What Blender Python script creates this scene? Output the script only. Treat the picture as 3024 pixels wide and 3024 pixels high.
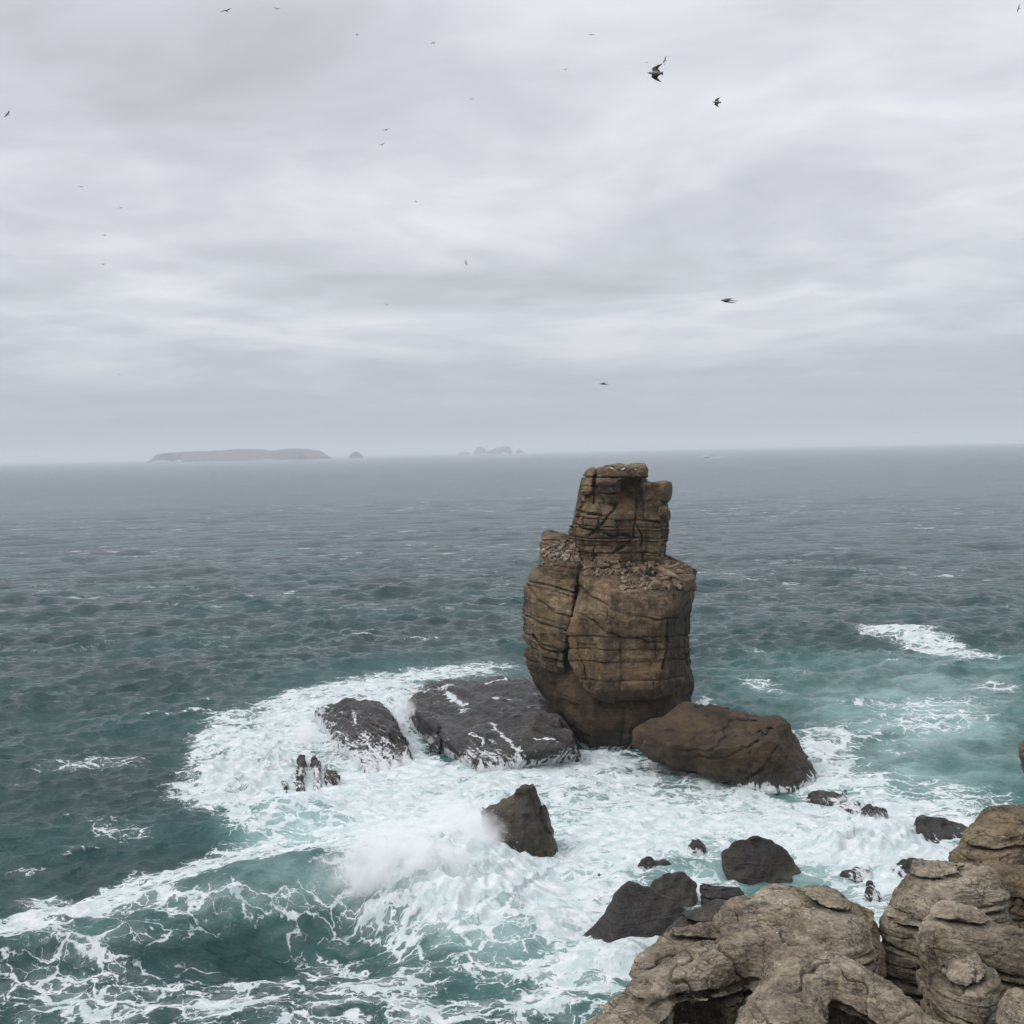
import bpy, bmesh, math, random
import numpy as np
from mathutils import Vector, Matrix
from mathutils.bvhtree import BVHTree

R = math.radians
for o in list(bpy.data.objects):
    bpy.data.objects.remove(o, do_unlink=True)
C = bpy.context.scene.collection
sc = bpy.context.scene

# ------------------------------------------------------------------ camera, sky, sun, exposure
H = 30.0                     # eye height above the sea, on the cliff edge
FPX = 3265.0                 # focal length in pixels of a 3024 px frame
PITCH, ROLL = R(3.13), R(1.19)
Fw = np.array([0, math.cos(PITCH), -math.sin(PITCH)])
U0 = np.array([0, math.sin(PITCH), math.cos(PITCH)])
R0 = np.array([1.0, 0, 0])
Up = U0 * math.cos(ROLL) + R0 * math.sin(ROLL)
Rt = R0 * math.cos(ROLL) - U0 * math.sin(ROLL)
cam = bpy.data.objects.new('camera', bpy.data.cameras.new('camera'))
C.objects.link(cam)
cam.matrix_world = Matrix(((Rt[0], Up[0], -Fw[0], 0), (Rt[1], Up[1], -Fw[1], 0), (Rt[2], Up[2], -Fw[2], H), (0, 0, 0, 1)))
cam.data.sensor_width = 36
cam.data.lens = 36 * FPX / 3024
cam.data.clip_start = 0.5
cam.data.clip_end = 120000
sc.camera = cam

SUN_EL, SUN_AZ = R(48), R(-112)    # azimuth from +Y towards +X: light comes from behind-left
sd = Vector((math.sin(SUN_AZ) * math.cos(SUN_EL), math.cos(SUN_AZ) * math.cos(SUN_EL), math.sin(SUN_EL)))
sun = bpy.data.objects.new('sun', bpy.data.lights.new('sun', 'SUN'))
C.objects.link(sun)
sun.data.energy = 1.45
sun.data.angle = R(24)
sun.data.color = (1.0, 0.97, 0.93)
sun.rotation_euler = sd.to_track_quat('Z', 'Y').to_euler()
sc.view_settings.view_transform = 'Standard'
sc.view_settings.look = 'None'
sc.view_settings.exposure = 0.0
sc.view_settings.gamma = 1.0
sc.view_settings.use_curve_mapping = False
cy = sc.cycles
cy.max_bounces = 12
cy.diffuse_bounces = 3
cy.glossy_bounces = 3
cy.transmission_bounces = 2
cy.volume_bounces = 10
cy.caustics_reflective = False
cy.caustics_refractive = False
cy.use_denoising = True
cy.volume_step_rate = 2.0


class NT:
    """small node-graph writer"""
    def __init__(s, tree):
        s.t = tree
        tree.nodes.clear()

    def put(s, sock, v):
        if isinstance(v, bpy.types.NodeSocket):
            s.t.links.new(v, sock)
        elif v is not None:
            if sock.type == 'RGBA' and not isinstance(v, (int, float)) and len(v) == 3:
                v = (*v, 1)
            if sock.type == 'RGBA' and isinstance(v, (int, float)):
                v = (v, v, v, 1)
            if sock.type == 'VECTOR' and isinstance(v, (int, float)):
                v = (v, v, v)
            sock.default_value = v

    def n(s, typ, ins=None, **props):
        nd = s.t.nodes.new(typ)
        for k, v in props.items():
            setattr(nd, k, v)
        for k, v in (ins or {}).items():
            s.put(nd.inputs[k], v)
        return nd

    def m(s, op, a, b=None, c=None, clamp=False):
        nd = s.n('ShaderNodeMath', operation=op, use_clamp=clamp)
        for i, v in enumerate((a, b, c)):
            if v is not None:
                s.put(nd.inputs[i], v)
        return nd.outputs[0]

    def v(s, op, a, b=None):
        nd = s.n('ShaderNodeVectorMath', operation=op)
        s.put(nd.inputs[0], a)
        if b is not None:
            s.put(nd.inputs['Scale' if op == 'SCALE' else 1], b)
        return nd.outputs[0]

    def mix(s, f, a, b, blend='MIX'):
        nd = s.n('ShaderNodeMix', data_type='RGBA', blend_type=blend)
        s.put(nd.inputs[0], f)
        s.put(nd.inputs[6], a)
        s.put(nd.inputs[7], b)
        return nd.outputs[2]

    def mr(s, x, a, b, c=0.0, d=1.0, smooth=True):
        nd = s.n('ShaderNodeMapRange', {'Value': x, 'From Min': a, 'From Max': b, 'To Min': c, 'To Max': d},
                 interpolation_type='SMOOTHSTEP' if smooth else 'LINEAR')
        return nd.outputs[0]

    def noise(s, vec, scale, detail=4, rough=0.55, dist=0.0, out=0):
        return s.n('ShaderNodeTexNoise', {'Vector': vec, 'Scale': scale, 'Detail': detail, 'Roughness': rough, 'Distortion': dist}).outputs[out]

    def vor(s, vec, scale, feature='F1', out=0, rand=1.0):
        return s.n('ShaderNodeTexVoronoi', {'Vector': vec, 'Scale': scale, 'Randomness': rand}, feature=feature).outputs[out]

    def ramp(s, f, stops):
        nd = s.n('ShaderNodeValToRGB', {'Fac': f})
        e = nd.color_ramp.elements
        while len(e) < len(stops):
            e.new(0.5)
        for el, (p, c) in zip(e, stops):
            el.position = p
            el.color = (*c, 1)
        return nd.outputs[0]

    def scale3(s, vec, k):
        return s.v('MULTIPLY', vec, k)


def material(name):
    mt = bpy.data.materials.new(name)
    mt.use_nodes = True
    return mt, NT(mt.node_tree)


# overcast sky: a clear physical sky almost wholly covered by a procedural stratus deck
world = bpy.data.worlds.new('World')
sc.world = world
world.use_nodes = True
w = NT(world.node_tree)
sky = w.n('ShaderNodeTexSky', sky_type='NISHITA', sun_disc=False, sun_elevation=SUN_EL, sun_rotation=SUN_AZ)
dirv = w.n('ShaderNodeTexCoord').outputs['Generated']
sep = w.n('ShaderNodeSeparateXYZ', {0: dirv})
el = w.m('MAXIMUM', sep.outputs[2], 0.0)
den = w.m('ADD', el, 0.10)
cp = w.n('ShaderNodeCombineXYZ', {0: w.m('DIVIDE', sep.outputs[0], den), 1: w.m('DIVIDE', sep.outputs[1], den), 2: 3.7}).outputs[0]
cpw = w.v('ADD', cp, w.v('SCALE', w.n('ShaderNodeTexNoise', {'Vector': cp, 'Scale': 0.7, 'Detail': 2}).outputs[1], 0.9))
n1 = w.noise(w.scale3(cpw, (0.95, 1.05, 1)), 0.85, 4, 0.5)
n2 = w.noise(w.scale3(cpw, (1.15, 1.2, 1)), 2.6, 4, 0.52)
cl = w.m('ADD', w.m('MULTIPLY', n1, 0.72), w.m('MULTIPLY', n2, 0.28))
cloud = w.ramp(w.mr(cl, 0.32, 0.66, smooth=False), [(0.0, (0.535, 0.55, 0.59)), (0.38, (0.655, 0.672, 0.725)), (0.68, (0.79, 0.807, 0.86)), (1.0, (0.95, 0.955, 0.97))])
# the stratus is thickest, so darkest and bluest, where it is seen edge-on near the horizon
low = w.mr(sep.outputs[2], -0.01, 0.16)
cloud = w.mix(low, (0.42, 0.465, 0.535), cloud)
# overcast decks brighten towards the zenith
zen = w.mr(sep.outputs[2], 0.30, 1.0, 1.0, 1.75)
cloud = w.v('SCALE', cloud, zen)
bg1 = w.n('ShaderNodeBackground', {'Color': sky.outputs[0], 'Strength': 0.1})
bg2 = w.n('ShaderNodeBackground', {'Color': cloud, 'Strength': 1.0})
mxs = w.n('ShaderNodeMixShader', {0: 0.95, 1: bg1.outputs[0], 2: bg2.outputs[0]})
w.n('ShaderNodeOutputWorld', {'Surface': mxs.outputs[0]})


# ------------------------------------------------------------------ picture <-> place helpers (3024 px photo coordinates)
def ray(px, py):
    d = Fw + Rt * ((px - 1512) / FPX) - Up * ((py - 1512) / FPX)
    return d


def P(px, py, Y):
    d = ray(px, py)
    t = Y / d[1]
    return np.array([d[0] * t, Y, H + d[2] * t])


def S(px, py, z=0.0):
    d = ray(px, py)
    t = (z - H) / d[2]
    return np.array([d[0] * t, d[1] * t, z])


def XA(px, Y, z):
    """x of a point at depth Y and height z that shows in column px"""
    k = (px - 1512) / FPX
    b = np.array([0, Y, z - H])
    return float((Rt @ b - k * (Fw @ b)) / (k * Fw[0] - Rt[0]))


def project(X, Y, Z):
    zz = Z - H
    f = X * Fw[0] + Y * Fw[1] + zz * Fw[2]
    return (1512 + FPX * (X * Rt[0] + Y * Rt[1] + zz * Rt[2]) / f,
            1512 - FPX * (X * Up[0] + Y * Up[1] + zz * Up[2]) / f)


# ------------------------------------------------------------------ numpy noise
_T = np.random.RandomState(7).uniform(-1, 1, (64, 64, 64)).astype(np.float32)


def vn(p, scale, seed=0):
    """smooth value noise at points p (N,3), cell size = scale (scalar or 3)"""
    q = p / np.asarray(scale, dtype=np.float32) + np.float32(seed * 17.31)
    i = np.floor(q)
    f = (q - i).astype(np.float32)
    f = f * f * (3 - 2 * f)
    i = i.astype(np.int32) & 63
    j = (i + 1) & 63
    x0, y0, z0 = i.T
    x1, y1, z1 = j.T
    fx, fy, fz = f.T
    a = _T[x0, y0, z0] * (1 - fx) + _T[x1, y0, z0] * fx
    b = _T[x0, y1, z0] * (1 - fx) + _T[x1, y1, z0] * fx
    c = _T[x0, y0, z1] * (1 - fx) + _T[x1, y0, z1] * fx
    d = _T[x0, y1, z1] * (1 - fx) + _T[x1, y1, z1] * fx
    return (a * (1 - fy) + b * fy) * (1 - fz) + (c * (1 - fy) + d * fy) * fz


def fbm(p, scale, oct=3, seed=0, gain=0.5):
    s = np.asarray(scale, dtype=np.float32)
    out = 0
    a = 1.0
    for k in range(oct):
        out = out + a * vn(p, s, seed + k)
        s = s * 0.47
        a *= gain
    return out


# ------------------------------------------------------------------ rock modelling: distance field -> surface
def surface_nets(d, o, h):
    ins = d < 0
    c = ins[:-1, :-1, :-1].astype(np.int8)
    cnt = np.zeros_like(c)
    for a in (0, 1):
        for b in (0, 1):
            for e in (0, 1):
                cnt += ins[a:ins.shape[0] - 1 + a, b:ins.shape[1] - 1 + b, e:ins.shape[2] - 1 + e]
    act = (cnt > 0) & (cnt < 8)
    I = np.argwhere(act)
    idx = -np.ones(act.shape, dtype=np.int64)
    idx[act] = np.arange(len(I))
    pos = np.zeros((len(I), 3))
    num = np.zeros(len(I))
    off = [(a, b, e) for a in (0, 1) for b in (0, 1) for e in (0, 1)]
    val = {q: d[I[:, 0] + q[0], I[:, 1] + q[1], I[:, 2] + q[2]] for q in off}
    for q in off:
        for ax in range(3):
            if q[ax] == 0:
                r = list(q)
                r[ax] = 1
                r = tuple(r)
                A, B = val[q], val[r]
                m = (A < 0) != (B < 0)
                t = np.where(m, A / np.where(m, A - B, 1), 0)
                pp = np.tile(np.array(q, float), (len(I), 1))
                pp[:, ax] += t
                pos[m] += pp[m]
                num[m] += 1
    V = (I + pos / num[:, None]) * h + o
    faces = []
    for ax in range(3):
        sl0 = [slice(None)] * 3
        sl1 = [slice(None)] * 3
        sl0[ax] = slice(0, -1)
        sl1[ax] = slice(1, None)
        A, B = ins[tuple(sl0)], ins[tuple(sl1)]
        E = np.argwhere(A != B)
        u, v = [(1, 2), (2, 0), (0, 1)][ax]
        ok = (E[:, u] > 0) & (E[:, v] > 0) & (E[:, u] < act.shape[u]) & (E[:, v] < act.shape[v])
        E = E[ok]
        fl = A[tuple(E.T)]

        def cell(du, dv):
            Q = E.copy()
            Q[:, u] -= du
            Q[:, v] -= dv
            return idx[tuple(Q.T)]
        q = np.stack([cell(1, 1), cell(0, 1), cell(0, 0), cell(1, 0)], 1)
        q[~fl] = q[~fl][:, ::-1]
        faces.append(q)
    F = np.concatenate(faces)
    F = F[(F >= 0).all(1)]
    return V, F


def biggest(V, F):
    lab = np.arange(len(V))
    for _ in range(200):
        m = lab[F].min(1)
        new = lab.copy()
        for k in range(F.shape[1]):
            np.minimum.at(new, F[:, k], m)
        new = new[new]
        new = new[new]
        if (new == lab).all():
            break
        lab = new
    ids, n = np.unique(lab, return_counts=True)
    keep = lab == ids[n.argmax()]
    F = F[keep[F[:, 0]]]
    remap = np.cumsum(keep) - 1
    return V[keep], remap[F]


def normals(V, F):
    n = np.cross(V[F[:, 2]] - V[F[:, 0]], V[F[:, 3]] - V[F[:, 1]])
    N = np.zeros_like(V)
    for k in range(4):
        np.add.at(N, F[:, k], n)
    return N / np.maximum(np.linalg.norm(N, axis=1), 1e-9)[:, None]


def subdivide(V, F):
    e = np.concatenate([np.stack([F[:, k], F[:, (k + 1) % 4]], 1) for k in range(4)])
    es = np.sort(e, 1)
    key = es[:, 0].astype(np.int64) * len(V) + es[:, 1]
    uk, inv = np.unique(key, return_inverse=True)
    ea, eb = uk // len(V), uk % len(V)
    n0, ne, nf = len(V), len(uk), len(F)
    M = (V[ea] + V[eb]) / 2
    Cc = V[F].mean(1)
    # gentle catmull-style pull of the old corners towards their faces
    acc = np.zeros_like(V)
    cnt = np.zeros(len(V))
    for k in range(4):
        np.add.at(acc, F[:, k], Cc)
        np.add.at(cnt, F[:, k], 1)
    V2 = V * 0.6 + 0.4 * acc / np.maximum(cnt, 1)[:, None]
    em = [n0 + inv[k * nf:(k + 1) * nf] for k in range(4)]
    c = n0 + ne + np.arange(nf)
    G = np.concatenate([np.stack([F[:, k], em[k], c, em[(k + 3) % 4]], 1) for k in range(4)])
    return np.concatenate([V2, M, Cc]), G


def mesh_from(name, V, F, loc=(0, 0, 0), smooth=True, attrs=None):
    me = bpy.data.meshes.new(name)
    V = np.asarray(V, dtype=np.float64) - np.asarray(loc)
    F = np.asarray(F)
    k = F.shape[1]
    me.vertices.add(len(V))
    me.vertices.foreach_set('co', V.astype(np.float32).ravel())
    me.loops.add(len(F) * k)
    me.loops.foreach_set('vertex_index', F.astype(np.int32).ravel())
    me.polygons.add(len(F))
    me.polygons.foreach_set('loop_start', np.arange(0, len(F) * k, k, dtype=np.int32))
    me.polygons.foreach_set('use_smooth', np.full(len(F), smooth))
    me.update(calc_edges=True)
    attrs = dict(attrs or {})
    if len(V) in CREV:
        attrs['crev'] = CREV.pop(len(V))
    for an, av in attrs.items():
        at = me.attributes.new(an, 'FLOAT', 'POINT')
        at.data.foreach_set('value', np.asarray(av, dtype=np.float32))
    return me


def link(name, me, mat=None, parent=None, loc=(0, 0, 0)):
    o = bpy.data.objects.new(name, me)
    C.objects.link(o)
    if parent is not None:
        o.parent = parent
        o.location = Vector(loc) - parent.location
    else:
        o.location = loc
    if mat is not None:
        me.materials.append(mat)
    return o


def tag(o, label=None, cat=None, group=None, kind=None):
    if label:
        o['label'] = label
    if cat:
        o['category'] = cat
    if group:
        o['group'] = group
    if kind:
        o['kind'] = kind
    return o


def empty(name, loc, label, cat, group=None):
    o = bpy.data.objects.new(name, None)
    C.objects.link(o)
    o.location = loc
    o.empty_display_size = 0.5
    return tag(o, label, cat, group)


def polydist(px, py, poly):
    """signed distance to a closed polygon, negative inside"""
    d = np.full(px.shape, 1e9, dtype=np.float32)
    s = np.ones(px.shape, dtype=np.float32)
    n = len(poly)
    for i in range(n):
        ax, ay = poly[i]
        bx, by = poly[i - 1]
        ex, ey = bx - ax, by - ay
        wx, wy = px - ax, py - ay
        t = np.clip((wx * ex + wy * ey) / max(ex * ex + ey * ey, 1e-9), 0, 1)
        qx, qy = wx - ex * t, wy - ey * t
        d = np.minimum(d, qx * qx + qy * qy)
        c1, c2, c3 = py >= ay, py < by, ex * wy > ey * wx
        s = np.where((c1 & c2 & c3) | (~c1 & ~c2 & ~c3), -s, s)
    return s * np.sqrt(d)


class Loft:
    """stack of plan polygons (z, [(x, y)...]) with equal vertex counts"""
    def __init__(s, levels, top=None, rnd=0.3):
        s.z = np.array([l[0] for l in levels])
        s.p = np.array([l[1] for l in levels])
        s.top = top
        s.rnd = rnd

    def bbox(s):
        a = s.p.reshape(-1, 2)
        return np.array([*a.min(0), s.z[0]]), np.array([*a.max(0), s.z[-1]])

    def grid(s, xs, ys, zs):
        X, Y = np.meshgrid(xs, ys, indexing='ij')
        X, Y = X.astype(np.float32), Y.astype(np.float32)
        D = np.empty((len(xs), len(ys), len(zs)), dtype=np.float32)
        for k, z in enumerate(zs):
            zc = min(max(z, s.z[0]), s.z[-1])
            i = int(np.clip(np.searchsorted(s.z, zc) - 1, 0, len(s.z) - 2))
            t = (zc - s.z[i]) / (s.z[i + 1] - s.z[i])
            poly = s.p[i] * (1 - t) + s.p[i + 1] * t
            d = polydist(X, Y, poly)
            tp = s.top(X, Y) if s.top is not None else s.z[-1]
            cap = np.maximum(z - tp, s.z[0] - z)
            r = s.rnd
            a, b = np.maximum(d + r, 0), np.maximum(cap + r, 0)
            D[:, :, k] = np.minimum(np.maximum(d, cap), -0.0) * 0 + np.sqrt(a * a + b * b) - r + np.minimum(np.maximum(d + r, cap + r), 0)
        return D


class Hull:
    """rounded convex body through points"""
    def __init__(s, pts, k=3.0):
        bm = bmesh.new()
        for p in pts:
            bm.verts.new(p)
        bmesh.ops.convex_hull(bm, input=bm.verts)
        c = Vector(np.mean(np.array(pts), 0))
        pl = []
        for f in bm.faces:
            f.normal_update()
            n = f.normal.copy()
            if f.calc_area() < 1e-6:
                continue
            q = f.calc_center_median()
            if (c - q).dot(n) > 0:
                n = -n
            pl.append((n.x, n.y, n.z, n.dot(q)))
        bm.free()
        s.pl = np.array(pl)
        s.k = k
        s.pts = np.array(pts)

    def bbox(s):
        return s.pts.min(0), s.pts.max(0)

    def at(s, p):
        m = np.full(len(p), -1e9, dtype=np.float32)
        for a in s.pl:
            m = np.maximum(m, p @ a[:3].astype(np.float32) - np.float32(a[3]))
        acc = 0
        for a in s.pl:
            acc = acc + np.exp(np.minimum((p @ a[:3].astype(np.float32) - np.float32(a[3]) - m) * s.k, 0))
        return m + np.log(acc) / s.k * 0.6

    def grid(s, xs, ys, zs):
        X, Y, Z = np.meshgrid(xs, ys, zs, indexing='ij')
        p = np.stack([X.ravel(), Y.ravel(), Z.ravel()], 1).astype(np.float32)
        out = np.empty(len(p), dtype=np.float32)
        for i in range(0, len(p), 400000):
            out[i:i + 400000] = s.at(p[i:i + 400000])
        return out.reshape(X.shape)


class Ridges:
    """smooth union of rounded ridges: each a chain of (x, y, ztop, r); dig: list of (x,y,z,rx,ry,rz) hollows"""
    def __init__(s, chains, zbot=0.0, rnd=0.7, blend=0.5, taper=0.06, dig=()):
        s.c, s.zb, s.rnd, s.blend, s.taper, s.dig = chains, zbot, rnd, blend, taper, dig

    def bbox(s):
        a = np.array([q for ch in s.c for q in ch])
        lo = np.array([(a[:, 0] - a[:, 3] * 1.5).min(), (a[:, 1] - a[:, 3] * 1.5).min(), s.zb])
        hi = np.array([(a[:, 0] + a[:, 3] * 1.5).max(), (a[:, 1] + a[:, 3] * 1.5).max(), a[:, 2].max()])
        return lo, hi

    def at(s, p):
        D = None
        for ch in s.c:
            segs = list(zip(ch[:-1], ch[1:])) if len(ch) > 1 else [(ch[0], ch[0])]
            dc = None
            for a, b in segs:
                a, b = np.array(a, float), np.array(b, float)
                e = b[:2] - a[:2]
                L = e @ e
                t = np.clip(((p[:, 0] - a[0]) * e[0] + (p[:, 1] - a[1]) * e[1]) / L, 0, 1) if L > 1e-6 else np.zeros(len(p))
                d2 = np.hypot(p[:, 0] - a[0] - e[0] * t, p[:, 1] - a[1] - e[1] * t)
                r = a[3] + (b[3] - a[3]) * t
                zt = a[2] + (b[2] - a[2]) * t
                # dome: the top falls off towards the rim
                zt = zt - 0.22 * r * (d2 / r) ** 2
                wall = d2 - r - s.taper * np.maximum(zt - p[:, 2], 0)
                cap = p[:, 2] - zt
                rr = np.minimum(s.rnd, 0.8 * r)
                u, v = np.maximum(wall + rr, 0), np.maximum(cap + rr, 0)
                d = np.sqrt(u * u + v * v) - rr + np.minimum(np.maximum(wall + rr, cap + rr), 0)
                dc = d if dc is None else np.minimum(dc, d)
            if D is None:
                D = dc
            else:
                h = np.clip(0.5 + 0.5 * (D - dc) / s.blend, 0, 1)
                D = D * (1 - h) + dc * h - s.blend * h * (1 - h)
        for (x, y, z, rx, ry, rz) in s.dig:
            q = np.sqrt(((p[:, 0] - x) / rx) ** 2 + ((p[:, 1] - y) / ry) ** 2 + ((p[:, 2] - z) / rz) ** 2)
            dd = (q - 1) * min(rx, ry, rz)
            b = 0.25
            h = np.clip(0.5 + 0.5 * (-dd - D) / b, 0, 1)
            D = D * (1 - h) + (-dd) * h + b * h * (1 - h)
        return np.maximum(D, s.zb - p[:, 2]).astype(np.float32)

    grid = Hull.grid


def strata_fn(seed, z0, z1, tmin, tmax, inset, groove, gw, dip=(0, 0), warp=0.4, wscale=6.0):
    rs = np.random.RandomState(seed)
    b = [z0]
    while b[-1] < z1:
        b.append(b[-1] + rs.uniform(tmin, tmax) * (1 if rs.rand() < 0.75 else 0.45))
    b = np.array(b)
    ins = rs.uniform(-inset, inset, len(b) + 2)
    gd = groove * np.where(rs.rand(len(b)) < 0.35, 1.6, rs.uniform(0.15, 0.9, len(b)))

    def f(p):
        s = p[:, 2] + p[:, 0] * dip[0] + p[:, 1] * dip[1] + warp * vn(p, wscale, seed)
        i = np.searchsorted(b, s)
        j = np.clip(i, 1, len(b) - 1)
        da, db = np.abs(s - b[j - 1]), np.abs(s - b[j])
        near = np.where(da < db, j - 1, j)
        dist = np.minimum(da, db)
        # insets change along the bed too, as beds break away in slabs
        loc = 0.6 + 0.8 * vn(p * np.array([1, 1, 0.0], dtype=np.float32) + (i * 3.7)[:, None].astype(np.float32), 2.3, seed + 5)
        return (ins[i] * loc + gd[near] * np.exp(-(dist / gw) ** 2)).astype(np.float32)
    f.joint = True
    return f


def blocks_fn(seed, t0, t1, s0, s1, amp, groove=0.2, gw=0.06, dip=(0, 0), turn=0.3, warp=0.3):
    """jointed rock: beds split by two sets of upright joints, each block standing proud or set back"""
    rs = np.random.RandomState(seed)
    b = [-4.0]
    while b[-1] < 36:
        b.append(b[-1] + rs.uniform(t0, t1))
    b = np.array(b)
    n = len(b) + 2
    sp = rs.uniform(s0, s1, (2, n))
    of = rs.uniform(0, 9, (2, n))
    hsh = rs.uniform(-1, 1, (n, 64, 64))

    def f(p):
        wv = warp * vn(p, 3.5, seed)
        s = p[:, 2] + p[:, 0] * dip[0] + p[:, 1] * dip[1] + wv
        i = np.clip(np.searchsorted(b, s), 0, n - 1)
        u = p[:, 0] * math.cos(turn) + p[:, 1] * math.sin(turn) + wv
        v = -p[:, 0] * math.sin(turn) + p[:, 1] * math.cos(turn) + wv
        a_, c_ = (u + of[0, i]) / sp[0, i], (v + of[1, i]) / sp[1, i]
        ja, jc = np.floor(a_).astype(int), np.floor(c_).astype(int)
        da = np.minimum(a_ - ja, ja + 1 - a_) * sp[0, i]
        dc = np.minimum(c_ - jc, jc + 1 - c_) * sp[1, i]
        h = hsh[i, ja & 63, jc & 63]
        g = np.exp(-(np.minimum(da, dc) / gw) ** 2) * (np.abs(hsh[i, (ja + 7) & 63, jc & 63]) * 1.4)
        return (amp * h + groove * g).astype(np.float32)
    f.joint = True
    return f


def crack_fn(lines, Y, depth, width, ymax=None):
    """grooves along polylines drawn on the front (photo px) of a body standing at depth Y"""
    segs = []
    for ln in lines:
        q = [P(a, b, Y) for a, b in ln]
        segs += [((q[i][0], q[i][2]), (q[i + 1][0], q[i + 1][2])) for i in range(len(q) - 1)]

    def f(p):
        wx = p[:, 0] + 0.25 * vn(p, 0.9, 31)
        wz = p[:, 2] + 0.25 * vn(p, 0.9, 37)
        d = np.full(len(p), 1e9, dtype=np.float32)
        for (ax, az), (bx, bz) in segs:
            ex, ez = bx - ax, bz - az
            t = np.clip(((wx - ax) * ex + (wz - az) * ez) / max(ex * ex + ez * ez, 1e-9), 0, 1)
            d = np.minimum(d, np.hypot(wx - ax - ex * t, wz - az - ez * t))
        out = depth * np.exp(-(d / width) ** 2)
        if ymax is not None:
            out = out * (p[:, 1] < ymax)
        return out.astype(np.float32)
    f.joint = True
    return f


CREV = {}


def carve(shape, h, details=(), band=1.4, pad=0.9, sub=0, fine=None, extra=None):
    lo, hi = shape.bbox()
    lo = lo - pad
    hi = hi + pad
    ax = [np.arange(lo[i], hi[i] + h, h) for i in range(3)]
    D = shape.grid(*ax)
    if extra is not None:
        D = extra(D, ax)
    mk = np.abs(D) < band
    I = np.argwhere(mk)
    p = (I * h + lo).astype(np.float32)
    dv = np.zeros(len(p), dtype=np.float32)
    for i in range(0, len(p), 500000):
        q = p[i:i + 500000]
        for f in details:
            dv[i:i + 500000] += f(q)
    D[mk] += dv
    for a in range(3):          # close the body at the box walls
        sl = [slice(None)] * 3
        for e in (0, -1):
            sl[a] = e
            D[tuple(sl)] = np.maximum(D[tuple(sl)], 0.01)
    V, F = surface_nets(D, lo, h)
    V, F = biggest(V, F)
    for _ in range(sub):
        V, F = subdivide(V, F)
    if fine is not None:
        N = normals(V, F)
        dn = fine(V.astype(np.float32), N)
        V = V + N * dn[:, None]
    else:
        dn = np.zeros(len(V))
    # how deep each point sits in a joint or groove: the colour is darkened there
    q = V.astype(np.float32)
    jd = 0
    for f in details:
        if getattr(f, 'joint', False):
            jd = jd + f(q)
    CREV[len(V)] = np.clip((jd - 0.13) / 0.22 + np.clip(-dn - 0.05, 0, 1) / 0.06, 0, 1) + np.zeros(len(V))
    return V, F


def rough(*layers):
    def f(p):
        out = 0
        for k, (s, a) in enumerate(layers):
            out = out + a * vn(p, s, 40 + k * 3)
        return out.astype(np.float32)
    return f


def billow(scale, amp, seed=3):
    return lambda p: (amp * (0.5 - np.abs(fbm(p, scale, 2, seed)))).astype(np.float32)


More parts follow.
